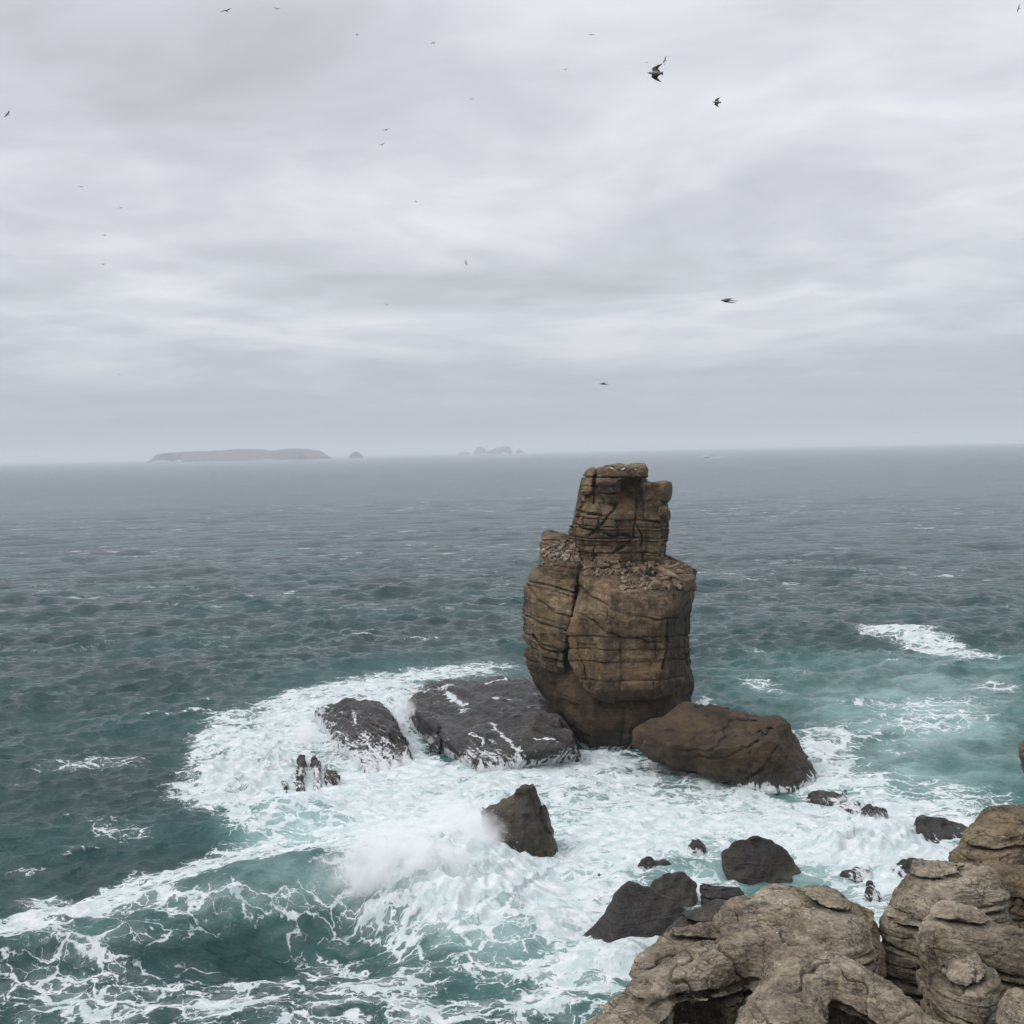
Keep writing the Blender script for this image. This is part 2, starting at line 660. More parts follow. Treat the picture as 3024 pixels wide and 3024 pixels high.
# ------------------------------------------------------------------ materials
def rock_mat(name, pal, dark=(0.03, 0.026, 0.022), bed=1.0, wet_z=None, wet_w=3.0, wet_col=(0.035, 0.028, 0.022), speck=0.0,
             lichen=0.0, fine=1.0, rough=0.85, bump=0.6, foam=None, foam_dir=(0.5, -0.5), bed_amt=0.6, rough_wet=0.42, foam_amt=0.5, pool=False, flank_shade=None, runs=0.0, fissure=0.0, flow=False):
    """layered limestone: pal = three colours; wet_z = height of the wet zone; foam = height below which white water runs over it"""
    mt, t = material(name)
    pos = t.n('ShaderNodeNewGeometry').outputs['Position']
    nrm = t.n('ShaderNodeNewGeometry').outputs['Normal']
    sp = t.n('ShaderNodeSeparateXYZ', {0: pos})
    z = sp.outputs[2]
    up = t.n('ShaderNodeSeparateXYZ', {0: nrm}).outputs[2]
    big = t.noise(pos, 0.22 * fine, 5, 0.6)
    mid = t.noise(pos, 1.1 * fine, 6, 0.62)
    sml = t.noise(pos, 5.0 * fine, 5, 0.65)
    col = t.ramp(t.m('ADD', t.m('MULTIPLY', big, 0.6), t.m('MULTIPLY', mid, 0.4)),
                 [(0.40, pal[0]), (0.5, pal[1]), (0.60, pal[2])])
    # thin beds, tilted and wavy
    wob = t.v('ADD', pos, t.v('SCALE', t.n('ShaderNodeTexNoise', {'Vector': pos, 'Scale': 0.35 * fine, 'Detail': 3}).outputs[1], 1.1 / fine))
    bedc = t.scale3(wob, (0.10, 0.13, 2.6))
    beds = t.noise(bedc, 1.5 * bed, 5, 0.7)
    bedk = t.mr(beds, 0.38, 0.62, 0.60, 1.25)
    col = t.mix(bed_amt, col, t.v('SCALE', col, bedk))
    grain = t.mr(sml, 0.3, 0.7, 0.72, 1.22)
    col = t.v('SCALE', col, grain)
    # dark pits and old staining
    stain = t.mr(t.noise(t.scale3(pos, (1, 1, 0.35)), 0.55 * fine, 5, 0.7), 0.56, 0.72)
    col = t.mix(t.m('MULTIPLY', stain, 0.55), col, dark)
    pit = t.mr(t.noise(pos, 9.0 * fine, 3, 0.6), 0.62, 0.72)
    col = t.mix(t.m('MULTIPLY', pit, 0.5), col, dark)
    crv = t.n('ShaderNodeAttribute', attribute_name='crev').outputs['Fac']
    col = t.mix(t.m('MULTIPLY', crv, 0.62), col, tuple(c * 0.55 for c in dark))
    fis = None
    if fissure:
        wv = t.v('ADD', pos, t.v('SCALE', t.n('ShaderNodeTexNoise', {'Vector': pos, 'Scale': 1.6, 'Detail': 4, 'Roughness': 0.65}).outputs[1], 0.9))
        fd = t.vor(t.scale3(wv, (0.8, 1.0, 2.2)), 0.9, 'DISTANCE_TO_EDGE')
        fis = t.m('MULTIPLY', t.mr(fd, 0.0, 0.028, 1.0, 0.0), t.mr(t.noise(pos, 0.9, 3), 0.45, 0.58))
        fd2 = t.vor(t.scale3(wv, (1.0, 1.0, 2.6)), 3.1, 'DISTANCE_TO_EDGE')
        fis = t.m('MAXIMUM', fis, t.m('MULTIPLY', t.mr(fd2, 0.0, 0.05, 0.8, 0.0), t.mr(t.noise(pos, 1.7, 3), 0.5, 0.62)))
        col = t.mix(t.m('MULTIPLY', fis, fissure), col, tuple(c * 0.5 for c in dark))
    if lichen:
        li = t.mr(t.noise(pos, 2.3 * fine, 6, 0.7, 0.6), 0.55, 0.66)
        col = t.mix(t.m('MULTIPLY', li, lichen), col, (0.30, 0.27, 0.21))
        li2 = t.mr(t.noise(t.v('ADD', pos, (31, 7, 3)), 1.1 * fine, 6, 0.7, 0.5), 0.57, 0.66)
        col = t.mix(t.m('MULTIPLY', li2, lichen * 0.7), col, (0.12, 0.115, 0.085))
    if speck:
        vd = t.n('ShaderNodeTexVoronoi', {'Vector': t.v('ADD', pos, t.v('SCALE', t.n('ShaderNodeTexNoise', {'Vector': pos, 'Scale': 6.0}).outputs[1], 0.16)), 'Scale': 0.8 * fine}, feature='F1')
        rnd = t.n('ShaderNodeSeparateColor', {0: vd.outputs[1]}).outputs[0]
        sk = t.m('MULTIPLY', t.m('LESS_THAN', vd.outputs[0], t.m('MULTIPLY', rnd, 0.075)), t.m('GREATER_THAN', rnd, 0.55))
        sk = t.m('MULTIPLY', sk, t.mr(up, 0.1, 0.6))
        col = t.mix(t.m('MULTIPLY', sk, speck), col, (0.62, 0.60, 0.56))
    if runs:
        # weathering runs and patches of bare, freshly broken stone
        rn = t.noise(t.scale3(wob, (1.3, 1.3, 0.16)), 1.0, 5, 0.62)
        col = t.mix(runs, col, t.v('SCALE', col, t.mr(rn, 0.32, 0.68, 0.5, 1.5)))
        fr_ = t.mr(t.noise(t.v('ADD', pos, (3, 71, 9)), 0.30, 4, 0.55), 0.54, 0.66)
        col = t.mix(t.m('MULTIPLY', fr_, 0.5), col, (0.235, 0.145, 0.068))
        gr_ = t.mr(t.noise(t.v('ADD', pos, (53, 7, 29)), 0.36, 5, 0.62), 0.53, 0.68)
        col = t.mix(t.m('MULTIPLY', gr_, 0.6), col, (0.105, 0.088, 0.070))
    if flank_shade is not None:
        # shade of the right flank painted dark, with some staining; ragged edge
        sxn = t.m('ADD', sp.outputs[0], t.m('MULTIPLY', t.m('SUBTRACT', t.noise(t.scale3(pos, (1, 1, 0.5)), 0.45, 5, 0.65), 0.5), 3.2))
        sm = t.m('MULTIPLY', t.mr(sxn, flank_shade, flank_shade + 1.3), t.mr(t.noise(t.scale3(pos, (1, 1, 0.4)), 0.9, 4, 0.6), 0.25, 0.5, 0.75, 1.0))
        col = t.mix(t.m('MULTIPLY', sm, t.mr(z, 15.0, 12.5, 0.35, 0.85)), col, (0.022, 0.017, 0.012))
    rgh = rough
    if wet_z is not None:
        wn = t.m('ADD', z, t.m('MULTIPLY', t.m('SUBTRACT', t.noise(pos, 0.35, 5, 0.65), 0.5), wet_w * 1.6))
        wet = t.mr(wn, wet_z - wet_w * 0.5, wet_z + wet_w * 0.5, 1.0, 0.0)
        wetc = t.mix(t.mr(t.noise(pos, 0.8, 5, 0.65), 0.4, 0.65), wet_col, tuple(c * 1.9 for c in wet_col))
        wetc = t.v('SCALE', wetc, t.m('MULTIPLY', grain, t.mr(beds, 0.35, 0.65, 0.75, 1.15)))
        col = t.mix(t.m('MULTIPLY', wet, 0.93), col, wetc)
        rgh = t.mr(wet, 0, 1, rough, rough_wet)
    # relief
    hgt = t.m('ADD', t.m('MULTIPLY', mid, 0.5), t.m('MULTIPLY', sml, 0.22))
    hgt = t.m('ADD', hgt, t.m('MULTIPLY', t.noise(bedc, 2.6 * bed, 4, 0.65), 0.55 * bed_amt))
    hgt = t.m('ADD', hgt, t.m('MULTIPLY', t.noise(pos, 17.0 * fine, 3, 0.6), 0.07))
    hgt = t.m('SUBTRACT', hgt, t.m('MULTIPLY', pit, 0.06))
    if fis is not None:
        hgt = t.m('SUBTRACT', hgt, t.m('MULTIPLY', fis, 0.25))
    fo = None
    if foam is not None:
        # white water running down in streaks and lying in veils near the waterline
        fx = t.v('ADD', pos, t.v('SCALE', t.n('ShaderNodeTexNoise', {'Vector': pos, 'Scale': 0.9, 'Detail': 4}).outputs[1], 0.9))
        ang = math.atan2(foam_dir[1], foam_dir[0])
        rot = t.n('ShaderNodeVectorRotate', {'Vector': fx, 'Angle': -ang}, rotation_type='Z_AXIS').outputs[0]
        st = t.noise(t.scale3(rot, (0.11, 2.2, 0.25)), 1.5, 6, 0.66)
        veil = t.noise(fx, 0.33, 4, 0.6)
        lace = t.vor(fx, 1.5, 'DISTANCE_TO_EDGE')
        hz = t.mr(z, foam * 0.05, foam, 1.0, 0.0, smooth=False)
        q = t.m('ADD', t.m('ADD', t.m('MULTIPLY', st, 0.9), t.m('MULTIPLY', veil, 0.5)), t.m('MULTIPLY', hz, 0.38))
        q = t.m('SUBTRACT', q, t.m('MULTIPLY', lace, 0.35))
        q = t.m('ADD', q, t.m('MULTIPLY', t.m('SUBTRACT', t.noise(fx, 6.0, 3, 0.6), 0.5), 0.22))
        fo = t.mr(q, 1.00 - 0.16 * foam_amt, 1.09 - 0.12 * foam_amt)
        if flow:
            fw = t.n('ShaderNodeAttribute', attribute_name='flow').outputs['Fac']  # run-off, and pools with painted sky reflection
            fn = t.m('ADD', t.noise(fx, 2.2, 5, 0.65), t.m('MULTIPLY', t.m('SUBTRACT', st, 0.5), 0.5))
            fo = t.m('MAXIMUM', fo, t.mr(t.m('ADD', fw, t.m('MULTIPLY', t.m('SUBTRACT', fn, 0.5), 2.6)), 0.50, 0.95))
            # thin broken film over the rest of the slab
            film = t.mr(t.m('ADD', t.noise(t.scale3(rot, (0.5, 1.5, 1)), 4.5, 5, 0.7), t.m('MULTIPLY', veil, 0.5)), 0.82, 0.98)
            fo = t.m('MAXIMUM', fo, t.m('MULTIPLY', film, 0.26))
        col = t.mix(t.m('MULTIPLY', fo, 0.85), col, (0.70, 0.73, 0.74))
        rgh = t.mix(fo, rgh, 0.6)
    if pool:
        pm = t.mr(t.noise(t.scale3(pos, (0.5, 1.0, 0.3)), 0.62, 5, 0.62), 0.585, 0.61)
        pm = t.m('MULTIPLY', pm, t.mr(up, 0.80, 0.92))
        rgh = t.mix(pm, rgh, 0.12)
        col = t.mix(pm, col, (0.03, 0.03, 0.028))
        hgt = t.m('MULTIPLY', hgt, t.m('SUBTRACT', 1.0, t.m('MULTIPLY', pm, 0.9)))
    b = t.n('ShaderNodeBump', {'Height': hgt, 'Strength': bump, 'Distance': 0.5 / fine})
    bs = t.n('ShaderNodeBsdfPrincipled', {'Base Color': col, 'Roughness': rgh, 'Normal': b.outputs[0], 'Specular IOR Level': 0.4})
    t.n('ShaderNodeOutputMaterial', {'Surface': bs.outputs[0]})
    return mt


def flat_mat(name, col, rough=0.7, var=0.0, scale=4.0):
    mt, t = material(name)
    c = col
    if var:
        pos = t.n('ShaderNodeNewGeometry').outputs['Position']
        c = t.v('SCALE', t.mix(0.0, col, col), t.mr(t.noise(pos, scale, 4), 0.3, 0.7, 1 - var, 1 + var))
    bs = t.n('ShaderNodeBsdfPrincipled', {'Base Color': c, 'Roughness': rough})
    t.n('ShaderNodeOutputMaterial', {'Surface': bs.outputs[0]})
    return mt


M = {}
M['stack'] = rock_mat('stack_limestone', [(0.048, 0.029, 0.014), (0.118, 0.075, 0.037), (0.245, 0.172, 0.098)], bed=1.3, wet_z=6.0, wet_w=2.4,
                      wet_col=(0.040, 0.027, 0.016), lichen=0.4, rough_wet=0.6, bump=1.0, bed_amt=0.55, runs=0.5, flank_shade=14.6)
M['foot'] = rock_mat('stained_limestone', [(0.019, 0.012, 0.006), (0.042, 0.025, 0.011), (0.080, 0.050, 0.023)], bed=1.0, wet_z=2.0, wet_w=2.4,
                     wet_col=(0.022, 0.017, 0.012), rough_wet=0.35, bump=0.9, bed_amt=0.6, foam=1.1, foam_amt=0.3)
M['boulder'] = rock_mat('boulder_limestone', [(0.030, 0.018, 0.008), (0.052, 0.032, 0.014), (0.080, 0.052, 0.024)], bed=0.8, wet_z=1.2, wet_w=1.6,
                        wet_col=(0.020, 0.016, 0.012), bump=1.0, bed_amt=0.5, rough=0.75, rough_wet=0.3, foam=1.0, foam_amt=0.3)
M['loose'] = rock_mat('loose_limestone', [(0.15, 0.105, 0.065), (0.21, 0.155, 0.10), (0.29, 0.22, 0.145)], fine=1.6, bump=0.6, lichen=0.3)
M['guano'] = rock_mat('whitened_limestone', [(0.16, 0.135, 0.105), (0.27, 0.24, 0.20), (0.42, 0.39, 0.34)], fine=1.6, bump=0.6)
M['reef'] = rock_mat('wet_reef_limestone', [(0.008, 0.006, 0.005), (0.018, 0.014, 0.011), (0.042, 0.034, 0.028)], bed=1.0, rough=0.33, bump=1.0,
                     foam=3.0, foam_dir=(0.55, -0.8), bed_amt=0.5, foam_amt=0.74, pool=True, flow=True)
M['finger'] = rock_mat('washed_reef_limestone', [(0.012, 0.0095, 0.008), (0.021, 0.017, 0.014), (0.040, 0.034, 0.030)], rough=0.45, bump=0.9,
                       foam=2.0, foam_dir=(0.3, -0.9), foam_amt=0.55)
M['wet'] = rock_mat('wet_dark_rock', [(0.012, 0.0095, 0.008), (0.021, 0.017, 0.014), (0.042, 0.035, 0.030)], rough=0.30, bump=0.8, bed_amt=0.5,
                    foam=0.9, foam_amt=0.25)
M['olive'] = rock_mat('algae_dark_rock', [(0.014, 0.011, 0.008), (0.028, 0.022, 0.013), (0.062, 0.050, 0.028)], rough=0.42, bump=0.8, bed_amt=0.5)
M['awash'] = rock_mat('awash_dark_rock', [(0.018, 0.015, 0.013), (0.032, 0.028, 0.026), (0.060, 0.054, 0.052)], rough=0.4, bump=0.9,
                      foam=1.6, foam_dir=(0.4, -0.9), foam_amt=0.42)
M['fore'] = rock_mat('flaky_grey_limestone', [(0.122, 0.097, 0.066), (0.228, 0.187, 0.132), (0.36, 0.308, 0.232)], bed=3.0, fine=2.2, bump=1.0,
                     lichen=0.45, speck=0.9, bed_amt=0.5, fissure=0.5, wet_z=9.0, wet_w=6.0, wet_col=(0.045, 0.037, 0.028), rough_wet=0.7)
M['cliff'] = rock_mat('yellow_flaky_limestone', [(0.095, 0.068, 0.038), (0.165, 0.122, 0.072), (0.245, 0.19, 0.122)], bed=2.2, fine=1.8, bump=0.9,
                      lichen=0.3, bed_amt=0.5, fissure=0.7, wet_z=8.0, wet_w=6.0, wet_col=(0.045, 0.036, 0.026), rough_wet=0.7)
M['island'] = flat_mat('island_rock', (0.085, 0.062, 0.062), 0.9, 0.35, 0.01)


# ------------------------------------------------------------------ the sea
K = 3024 / 1932.0


def blob_field(u, v, blobs):
    """soft union of elliptical patches given in photo coordinates (1932 px scale): (x, y, rx, ry, weight[, turn])"""
    keep = np.ones(u.shape, dtype=np.float32)
    for b in blobs:
        x, y, rx, ry, wgt = b[:5]
        a = R(b[5]) if len(b) > 5 else 0.0
        du, dv = u - x, v - y
        p = (du * math.cos(a) + dv * math.sin(a)) / rx
        q = (-du * math.sin(a) + dv * math.cos(a)) / ry
        g = np.exp(-(p * p + q * q) ** 1.5)
        keep *= 1 - np.clip(wgt * g, -0.6, 0.985)
    return 1 - keep


FOAM = [
    (1120, 1428, 80, 12, .85), (1290, 1458, 90, 12, .75, 22), (1420, 1495, 70, 12, .75, 14), (1540, 1488, 40, 14, .7),
    # around the reef slabs and fingers
    (480, 1430, 120, 90, .74), (600, 1320, 110, 38, .75, -12), (720, 1290, 150, 24, .7, -8), (560, 1375, 80, 55, .75), (880, 1262, 130, 16, .55, -4),
    (460, 1480, 110, 60, .82), (590, 1500, 120, 45, .84), (760, 1420, 50, 110, .95, -25), (740, 1330, 50, 45, .9), (640, 1420, 80, 70, .5),
    (420, 1400, 70, 60, .5), (420, 1530, 120, 40, .55, 20),
    # white water below the reef and round the pointed rock
    (740, 1490, 220, 55, .84), (950, 1470, 170, 45, .78), (760, 1590, 200, 95, .95), (850, 1690, 190, 90, .98), (930, 1600, 90, 90, .97),
    (1000, 1440, 120, 30, .85),
    # right of it, in front of the stack
    (1160, 1455, 120, 40, .72), (1130, 1530, 160, 60, .68), (1300, 1530, 190, 55, .62), (1420, 1545, 140, 45, .7), (1120, 1640, 130, 70, .80),
    (1260, 1590, 130, 60, .72), (1040, 1700, 110, 80, .78), (1140, 1740, 100, 70, .72), (1080, 1850, 120, 90, .62), (1200, 1800, 90, 60, .85),
    (1230, 1760, 70, 40, .8), (1330, 1690, 90, 40, .8),
    # right-hand channel and behind the leaning boulder
    (1560, 1590, 150, 70, .85), (1660, 1600, 140, 70, .92), (1640, 1540, 80, 40, .8), (1760, 1600, 120, 60, .8), (1690, 1700, 90, 110, .8), (1640, 1800, 60, 90, .55),
    (1540, 1430, 60, 70, .62, 35), (1600, 1480, 110, 40, .55, 20), (1720, 1490, 120, 35, .45), (1850, 1510, 110, 40, .5), (1330, 1330, 30, 14, .5),
    (1780, 1540, 110, 30, .6),
    # lace in the lower middle
    (780, 1850, 180, 80, .40), (960, 1880, 120, 80, .46), (640, 1900, 190, 60, .34), (420, 1890, 170, 50, .36), (200, 1840, 160, 50, .42), (560, 1830, 60, 40, .3),
    (100, 1900, 160, 40, .25),
    # crest and back of the big swell
    (120, 1745, 170, 42, .72, -16), (300, 1690, 150, 40, .70, -14), (460, 1640, 150, 42, .68, -10), (580, 1650, 90, 30, .7, -6), (40, 1780, 90, 45, .7),
    (330, 1740, 160, 26, .42, -12), (60, 1700, 60, 20, .5), (500, 1600, 90, 40, .45),
    # scattered patches on the left
    (130, 1445, 110, 16, .40, -4), (250, 1435, 80, 18, .30), (180, 1560, 120, 26, .34, 10), (280, 1500, 90, 22, .30), (60, 1480, 60, 16, .28), (230, 1590, 80, 20, .3),
    (60, 1650, 90, 20, .34),
    # breaking seas on the right, far
    (1740, 1210, 120, 17, .72, 10), (1830, 1235, 100, 15, .52, 6), (1660, 1195, 50, 9, .6), (1440, 1292, 55, 13, .42, 8), (1560, 1320, 90, 12, .32, 8), (1700, 1330, 120, 14, .34, 6),
    (1880, 1290, 70, 12, .40, 5), (1430, 1225, 40, 8, .36), (1650, 1400, 200, 60, .36), (1800, 1330, 140, 40, .36), (1500, 1270, 120, 30, .3), (1800, 1110, 110, 8, .30), (1480, 1110, 60, 7, .30), (1870, 1148, 60, 7, .35), (1780, 1370, 140, 20, .3), (800, 1205, 60, 10, .34, -5),
    (560, 1125, 60, 8, .34, 15), (780, 1025, 50, 5, .34), (430, 1016, 40, 4, .34), (1480, 960, 40, 4, .3), (1180, 1060, 30, 4, .3), (1330, 862, 25, 1.2, .5),
]
MILK = [(780, 1560, 260, 120, .95), (560, 1570, 140, 50, .8), (880, 1690, 200, 110, .95), (1150, 1560, 320, 150, .75), (1480, 1600, 380, 150, .75), (1080, 1800, 200, 130, .6),
        (1760, 1400, 280, 140, .74), (1560, 1290, 240, 80, .5), (1820, 1280, 200, 70, .5), (860, 1270, 200, 30, .3), (600, 1400, 220, 110, .45), (1650, 1700, 150, 200, .7),
        (420, 1680, 260, 50, .45, -12), (560, 1730, 130, 46, .45), (800, 1860, 220, 90, .30), (300, 1760, 240, 40, .35, -12)]


def crest_dist(X, Y, line):
    """signed distance to a polyline on the sea (positive on its near side), and the position along it 0..1"""
    q = [S(a * K, b * K)[:2] for a, b in line]
    best = np.full(X.shape, 1e9)
    sg = np.zeros(X.shape)
    al = np.zeros(X.shape)
    n = len(q) - 1
    for i in range(n):
        a, e = q[i], q[i + 1] - q[i]
        L = e @ e
        t = ((X - a[0]) * e[0] + (Y - a[1]) * e[1]) / L
        tc = np.clip(t, 0 if i else -1, 1 if i < n - 1 else 2)
        dx, dy = X - a[0] - e[0] * tc, Y - a[1] - e[1] * tc
        d = np.hypot(dx, dy)
        mk = d < best
        best = np.where(mk, d, best)
        sg = np.where(mk, np.sign(dx * e[1] - dy * e[0]), sg)
        al = np.where(mk, (i + np.clip(tc, 0, 1)) / n, al)
    return best * sg, al


def swell(X, Y, line, hts, back, front):
    d, a = crest_dist(X, Y, line)
    hh = np.interp(a, np.linspace(0, 1, len(hts)), hts)
    prof = np.where(d < 0, np.exp(-(d / back) ** 2), np.exp(-(d / front) ** 2))
    trough = -0.32 * np.exp(-((d - 2.1 * front) / (1.1 * front)) ** 2)
    return hh * (prof + trough), d, a


# sheet: fine cells near the shore, coarser with distance, out to the horizon and all round
ang = np.concatenate([np.linspace(-180, -60, 16)[:-1], np.linspace(-60, -31, 24)[:-1], np.linspace(-31, 31, 960), np.linspace(31, 60, 24)[1:], np.linspace(60, 180, 16)[1:]])
rad = [4.0, 15, 26, 36, 42, 46]
while rad[-1] < 60000:
    r = rad[-1]
    rad.append(r + max(0.15, r * r / (48000.0 if r < 700 else 36000.0), r * 0.0013))
rad = np.array(rad)
A, RR = np.meshgrid(R(1) * ang, rad, indexing='xy')
X0, Y0 = (RR * np.sin(A)).ravel(), (RR * np.cos(A)).ravel()
nr, na = len(rad), len(ang)
cell = np.maximum(np.gradient(rad)[:, None] + 0 * A, RR * np.abs(np.gradient(R(1) * ang))[None, :]).ravel()
u, v = project(X0, Y0, np.zeros_like(X0))
infront = Y0 > 1
u = np.where(infront, u / K, -9999)
v = np.where(infront, v / K, -9999)
foam = blob_field(u, v, FOAM)
milk_and_glow = np.clip(blob_field(u, v, MILK), 0, 1)
p2 = np.stack([X0, Y0, 0 * X0], 1).astype(np.float32)
near = RR.ravel() < 420

# wind sea: a sum of trochoidal waves running in towards the shore; each fades out where the cells get too coarse for it
rs = np.random.RandomState(11)
Z = np.zeros_like(X0)
DX = np.zeros_like(X0)
DY = np.zeros_like(X0)
calm = 1 - 0.55 * np.clip(foam, 0, 1)
for i in range(120):
    lam = 0.9 * (40 / 0.9) ** (i / 119.0) * rs.uniform(0.93, 1.07)
    th = R(-90) + R(14) + rs.normal(0, R(38))
    kk = 2 * math.pi / lam
    amp = 0.0098 * lam ** 0.66 * (1.0 if lam < 7 else 0.72)
    ph = rs.uniform(0, 2 * math.pi)
    fade = np.clip((lam / cell - 2.2) / 2.0, 0, 1)
    mk = fade > 0
    arg = kk * (X0[mk] * math.cos(th) + Y0[mk] * math.sin(th)) + ph
    # gusty grouping
    g = fade[mk] * amp * (1 + (0.9 * np.clip((RR.ravel()[mk] - 90) / 150, 0, 1) if 1.5 < lam < 8 else 0))
    Z[mk] += g * np.cos(arg)
    q = 0.95 * g * np.sin(arg)
    DX[mk] -= q * math.cos(th)
    DY[mk] -= q * math.sin(th)
group = np.ones_like(Z)
group[near] = 1.0 + 0.45 * vn(p2[near], (26, 17, 9), 3)
Z *= group * calm
crestiness = Z.copy()

# the big swell rearing in the lower left and breaking towards the middle
big, bd, ba = swell(X0, Y0, [(-160, 1840), (150, 1788), (400, 1728), (600, 1690), (690, 1672), (800, 1690), (950, 1740), (1100, 1740)], [1.1, 1.5, 2.0, 2.7, 3.0, 2.3, 1.2, 0.2], 6.5, 3.6)
rear = swell(X0, Y0, [(380, 1600), (520, 1545), (640, 1510), (760, 1500)], [0.2, 0.9, 1.0, 0.2], 3.2, 2.2)[0]
left = swell(X0, Y0, [(-80, 1600), (200, 1570), (420, 1560)], [0.7, 0.8, 0.1], 5, 3.0)[0]
back = swell(X0, Y0, [(600, 1255), (750, 1243), (900, 1232)], [0.3, 0.9, 0.3], 5, 3.4)[0]
farr = swell(X0, Y0, [(1560, 1185), (1700, 1200), (1860, 1212)], [0.4, 1.3, 0.5], 7, 4)[0]
farr2 = swell(X0, Y0, [(1250, 1050), (1500, 1042), (1800, 1060)], [0.3, 1.1, 0.3], 9, 6)[0]
lr = swell(X0, Y0, [(1080, 1835), (1180, 1810), (1290, 1760)], [0.1, 0.7, 0.2], 1.6, 1.0)[0]
m2 = swell(X0, Y0, [(1640, 1165), (1760, 1155), (1900, 1170)], [0.3, 1.0, 0.4], 8, 5)[0]
Zs = big + rear + left + back + farr + farr2 + lr + m2
Z += Zs
# churned white water stands up in lumps
lump = np.zeros_like(Z)
fm = near & (foam > 0.25)
lump[fm] = (0.55 - np.abs(fbm(p2[fm], (2.4, 1.7, 2), 3, 21))) * 0.75 + 0.25 * fbm(p2[fm], (0.7, 0.5, 0.7), 2, 27)
surge = np.clip(blob_field(u, v, [(880, 1650, 120, 90, .95), (800, 1720, 120, 40, .8), (930, 1560, 60, 70, .9), (1640, 1590, 110, 45, .7), (470, 1440, 90, 50, .6), (740, 1345, 40, 40, .6)]), 0, 1)
Z += lump * np.clip((foam - 0.25) / 0.5, 0, 1) * (0.35 + 1.5 * surge)
Z += surge * 0.6
V = np.stack([X0 + DX * calm, Y0 + DY * calm, Z], 1)

# foam gathers on the crests; on the steep swell face it is torn into strings
foam = np.maximum(0.84 * foam ** 1.5, 0.95 * surge)
net = np.clip(blob_field(u, v, [(300, 1900, 420, 90, .9), (800, 1900, 330, 100, .95), (1050, 1850, 130, 110, .9), (640, 1790, 110, 60, .6)]), 0, 1)
foam = np.maximum(foam, 0.36 * net)
steep = np.exp(-((bd - 2.6) / 2.4) ** 2) * (big > -1.0) * np.interp(ba, [0, .2, .45, .7, .8, 1], [0.4, .7, 1, .8, .1, 0])
steep *= (np.abs(bd) < 9)
foam = np.clip(foam * (1 - 0.72 * np.clip(steep, 0, 1)) + 0.25 * np.clip(steep, 0, 1), 0, 1)
cr = np.clip((crestiness - 0.46) / 0.45, 0, 1) * (0.55 + 0.6 * np.where(near, vn(p2, (23, 14, 9), 61), -0.2))
foam = np.clip(foam + 0.46 * np.clip(cr, 0, 1) * (foam < 0.4) * np.clip(1.3 - RR.ravel() / 320, 0.35, 1), 0, 1)
milk_and_glow = np.clip(0.95 * milk_and_glow + 0.34 * np.clip(steep, 0, 1) * np.clip((Zs - 0.6) / 1.6, 0, 1), 0, 1)  # steep face lightened too: light through the wave painted into its colour

idx = np.arange(nr * na).reshape(nr, na)
F = np.stack([idx[:-1, :-1], idx[:-1, 1:], idx[1:, 1:], idx[1:, :-1]], -1).reshape(-1, 4)[:, ::-1]

mt, t = material('sea_water')
geo = t.n('ShaderNodeNewGeometry')
pos = geo.outputs['Position']
sx = t.n('ShaderNodeSeparateXYZ', {0: pos})
xy = t.n('ShaderNodeCombineXYZ', {0: sx.outputs[0], 1: sx.outputs[1], 2: 0.0}).outputs[0]
dist = t.v('LENGTH', xy)
dist = t.t.nodes[-1].outputs['Value']
fa = t.n('ShaderNodeAttribute', attribute_name='foam').outputs['Fac']
mi = t.n('ShaderNodeAttribute', attribute_name='milk_and_glow').outputs['Fac']
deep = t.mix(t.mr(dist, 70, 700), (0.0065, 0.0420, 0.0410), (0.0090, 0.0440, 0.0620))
aer = t.mr(t.noise(t.scale3(xy, (1, 1.5, 1)), 0.16, 4, 0.6), 0.3, 0.7, -0.12, 0.12)
mk = t.m('MULTIPLY', t.m('ADD', mi, t.m('MULTIPLY', aer, t.m('MULTIPLY', mi, 2.0))), 1.0, clamp=True)
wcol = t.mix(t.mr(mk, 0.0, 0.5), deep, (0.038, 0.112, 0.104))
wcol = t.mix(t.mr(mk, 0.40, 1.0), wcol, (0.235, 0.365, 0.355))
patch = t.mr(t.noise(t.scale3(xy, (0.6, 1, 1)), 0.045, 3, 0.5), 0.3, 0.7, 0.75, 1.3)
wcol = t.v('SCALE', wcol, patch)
# foam: clots, lace and streaks
wrp = t.v('ADD', xy, t.v('SCALE', t.v('SUBTRACT', t.n('ShaderNodeTexNoise', {'Vector': xy, 'Scale': 0.33, 'Detail': 4, 'Roughness': 0.6}).outputs[1], (0.5, 0.5, 0.5)), 3.6))
wrp = t.v('ADD', wrp, t.v('SCALE', t.v('SUBTRACT', t.n('ShaderNodeTexNoise', {'Vector': xy, 'Scale': 1.7, 'Detail': 3}).outputs[1], (0.5, 0.5, 0.5)), 0.55))
wst = t.scale3(wrp, (0.8, 1.15, 1))
v1 = t.vor(wst, 0.42, 'DISTANCE_TO_EDGE')
v2 = t.vor(wst, 1.05, 'DISTANCE_TO_EDGE')
v3 = t.vor(wst, 2.7, 'DISTANCE_TO_EDGE')
fb = t.m('SUBTRACT', t.noise(wst, 0.28, 6, 0.62), 0.5)
stk = t.m('SUBTRACT', t.noise(t.scale3(wrp, (0.30, 1.5, 1)), 0.75, 5, 0.62), 0.5)
fb = t.m('ADD', t.m('MULTIPLY', fb, 0.75), t.m('MULTIPLY', stk, 0.55))
fl = t.m('ADD', fa, t.m('MULTIPLY', fb, t.mr(fa, 0.0, 0.5, 0.15, 2.1)))
L = t.m('MINIMUM', t.m('MULTIPLY', v1, 1.15), t.m('ADD', t.m('MULTIPLY', v2, 1.3), 0.03))
L = t.m('MINIMUM', L, t.m('ADD', t.m('MULTIPLY', v3, 1.5), 0.12))
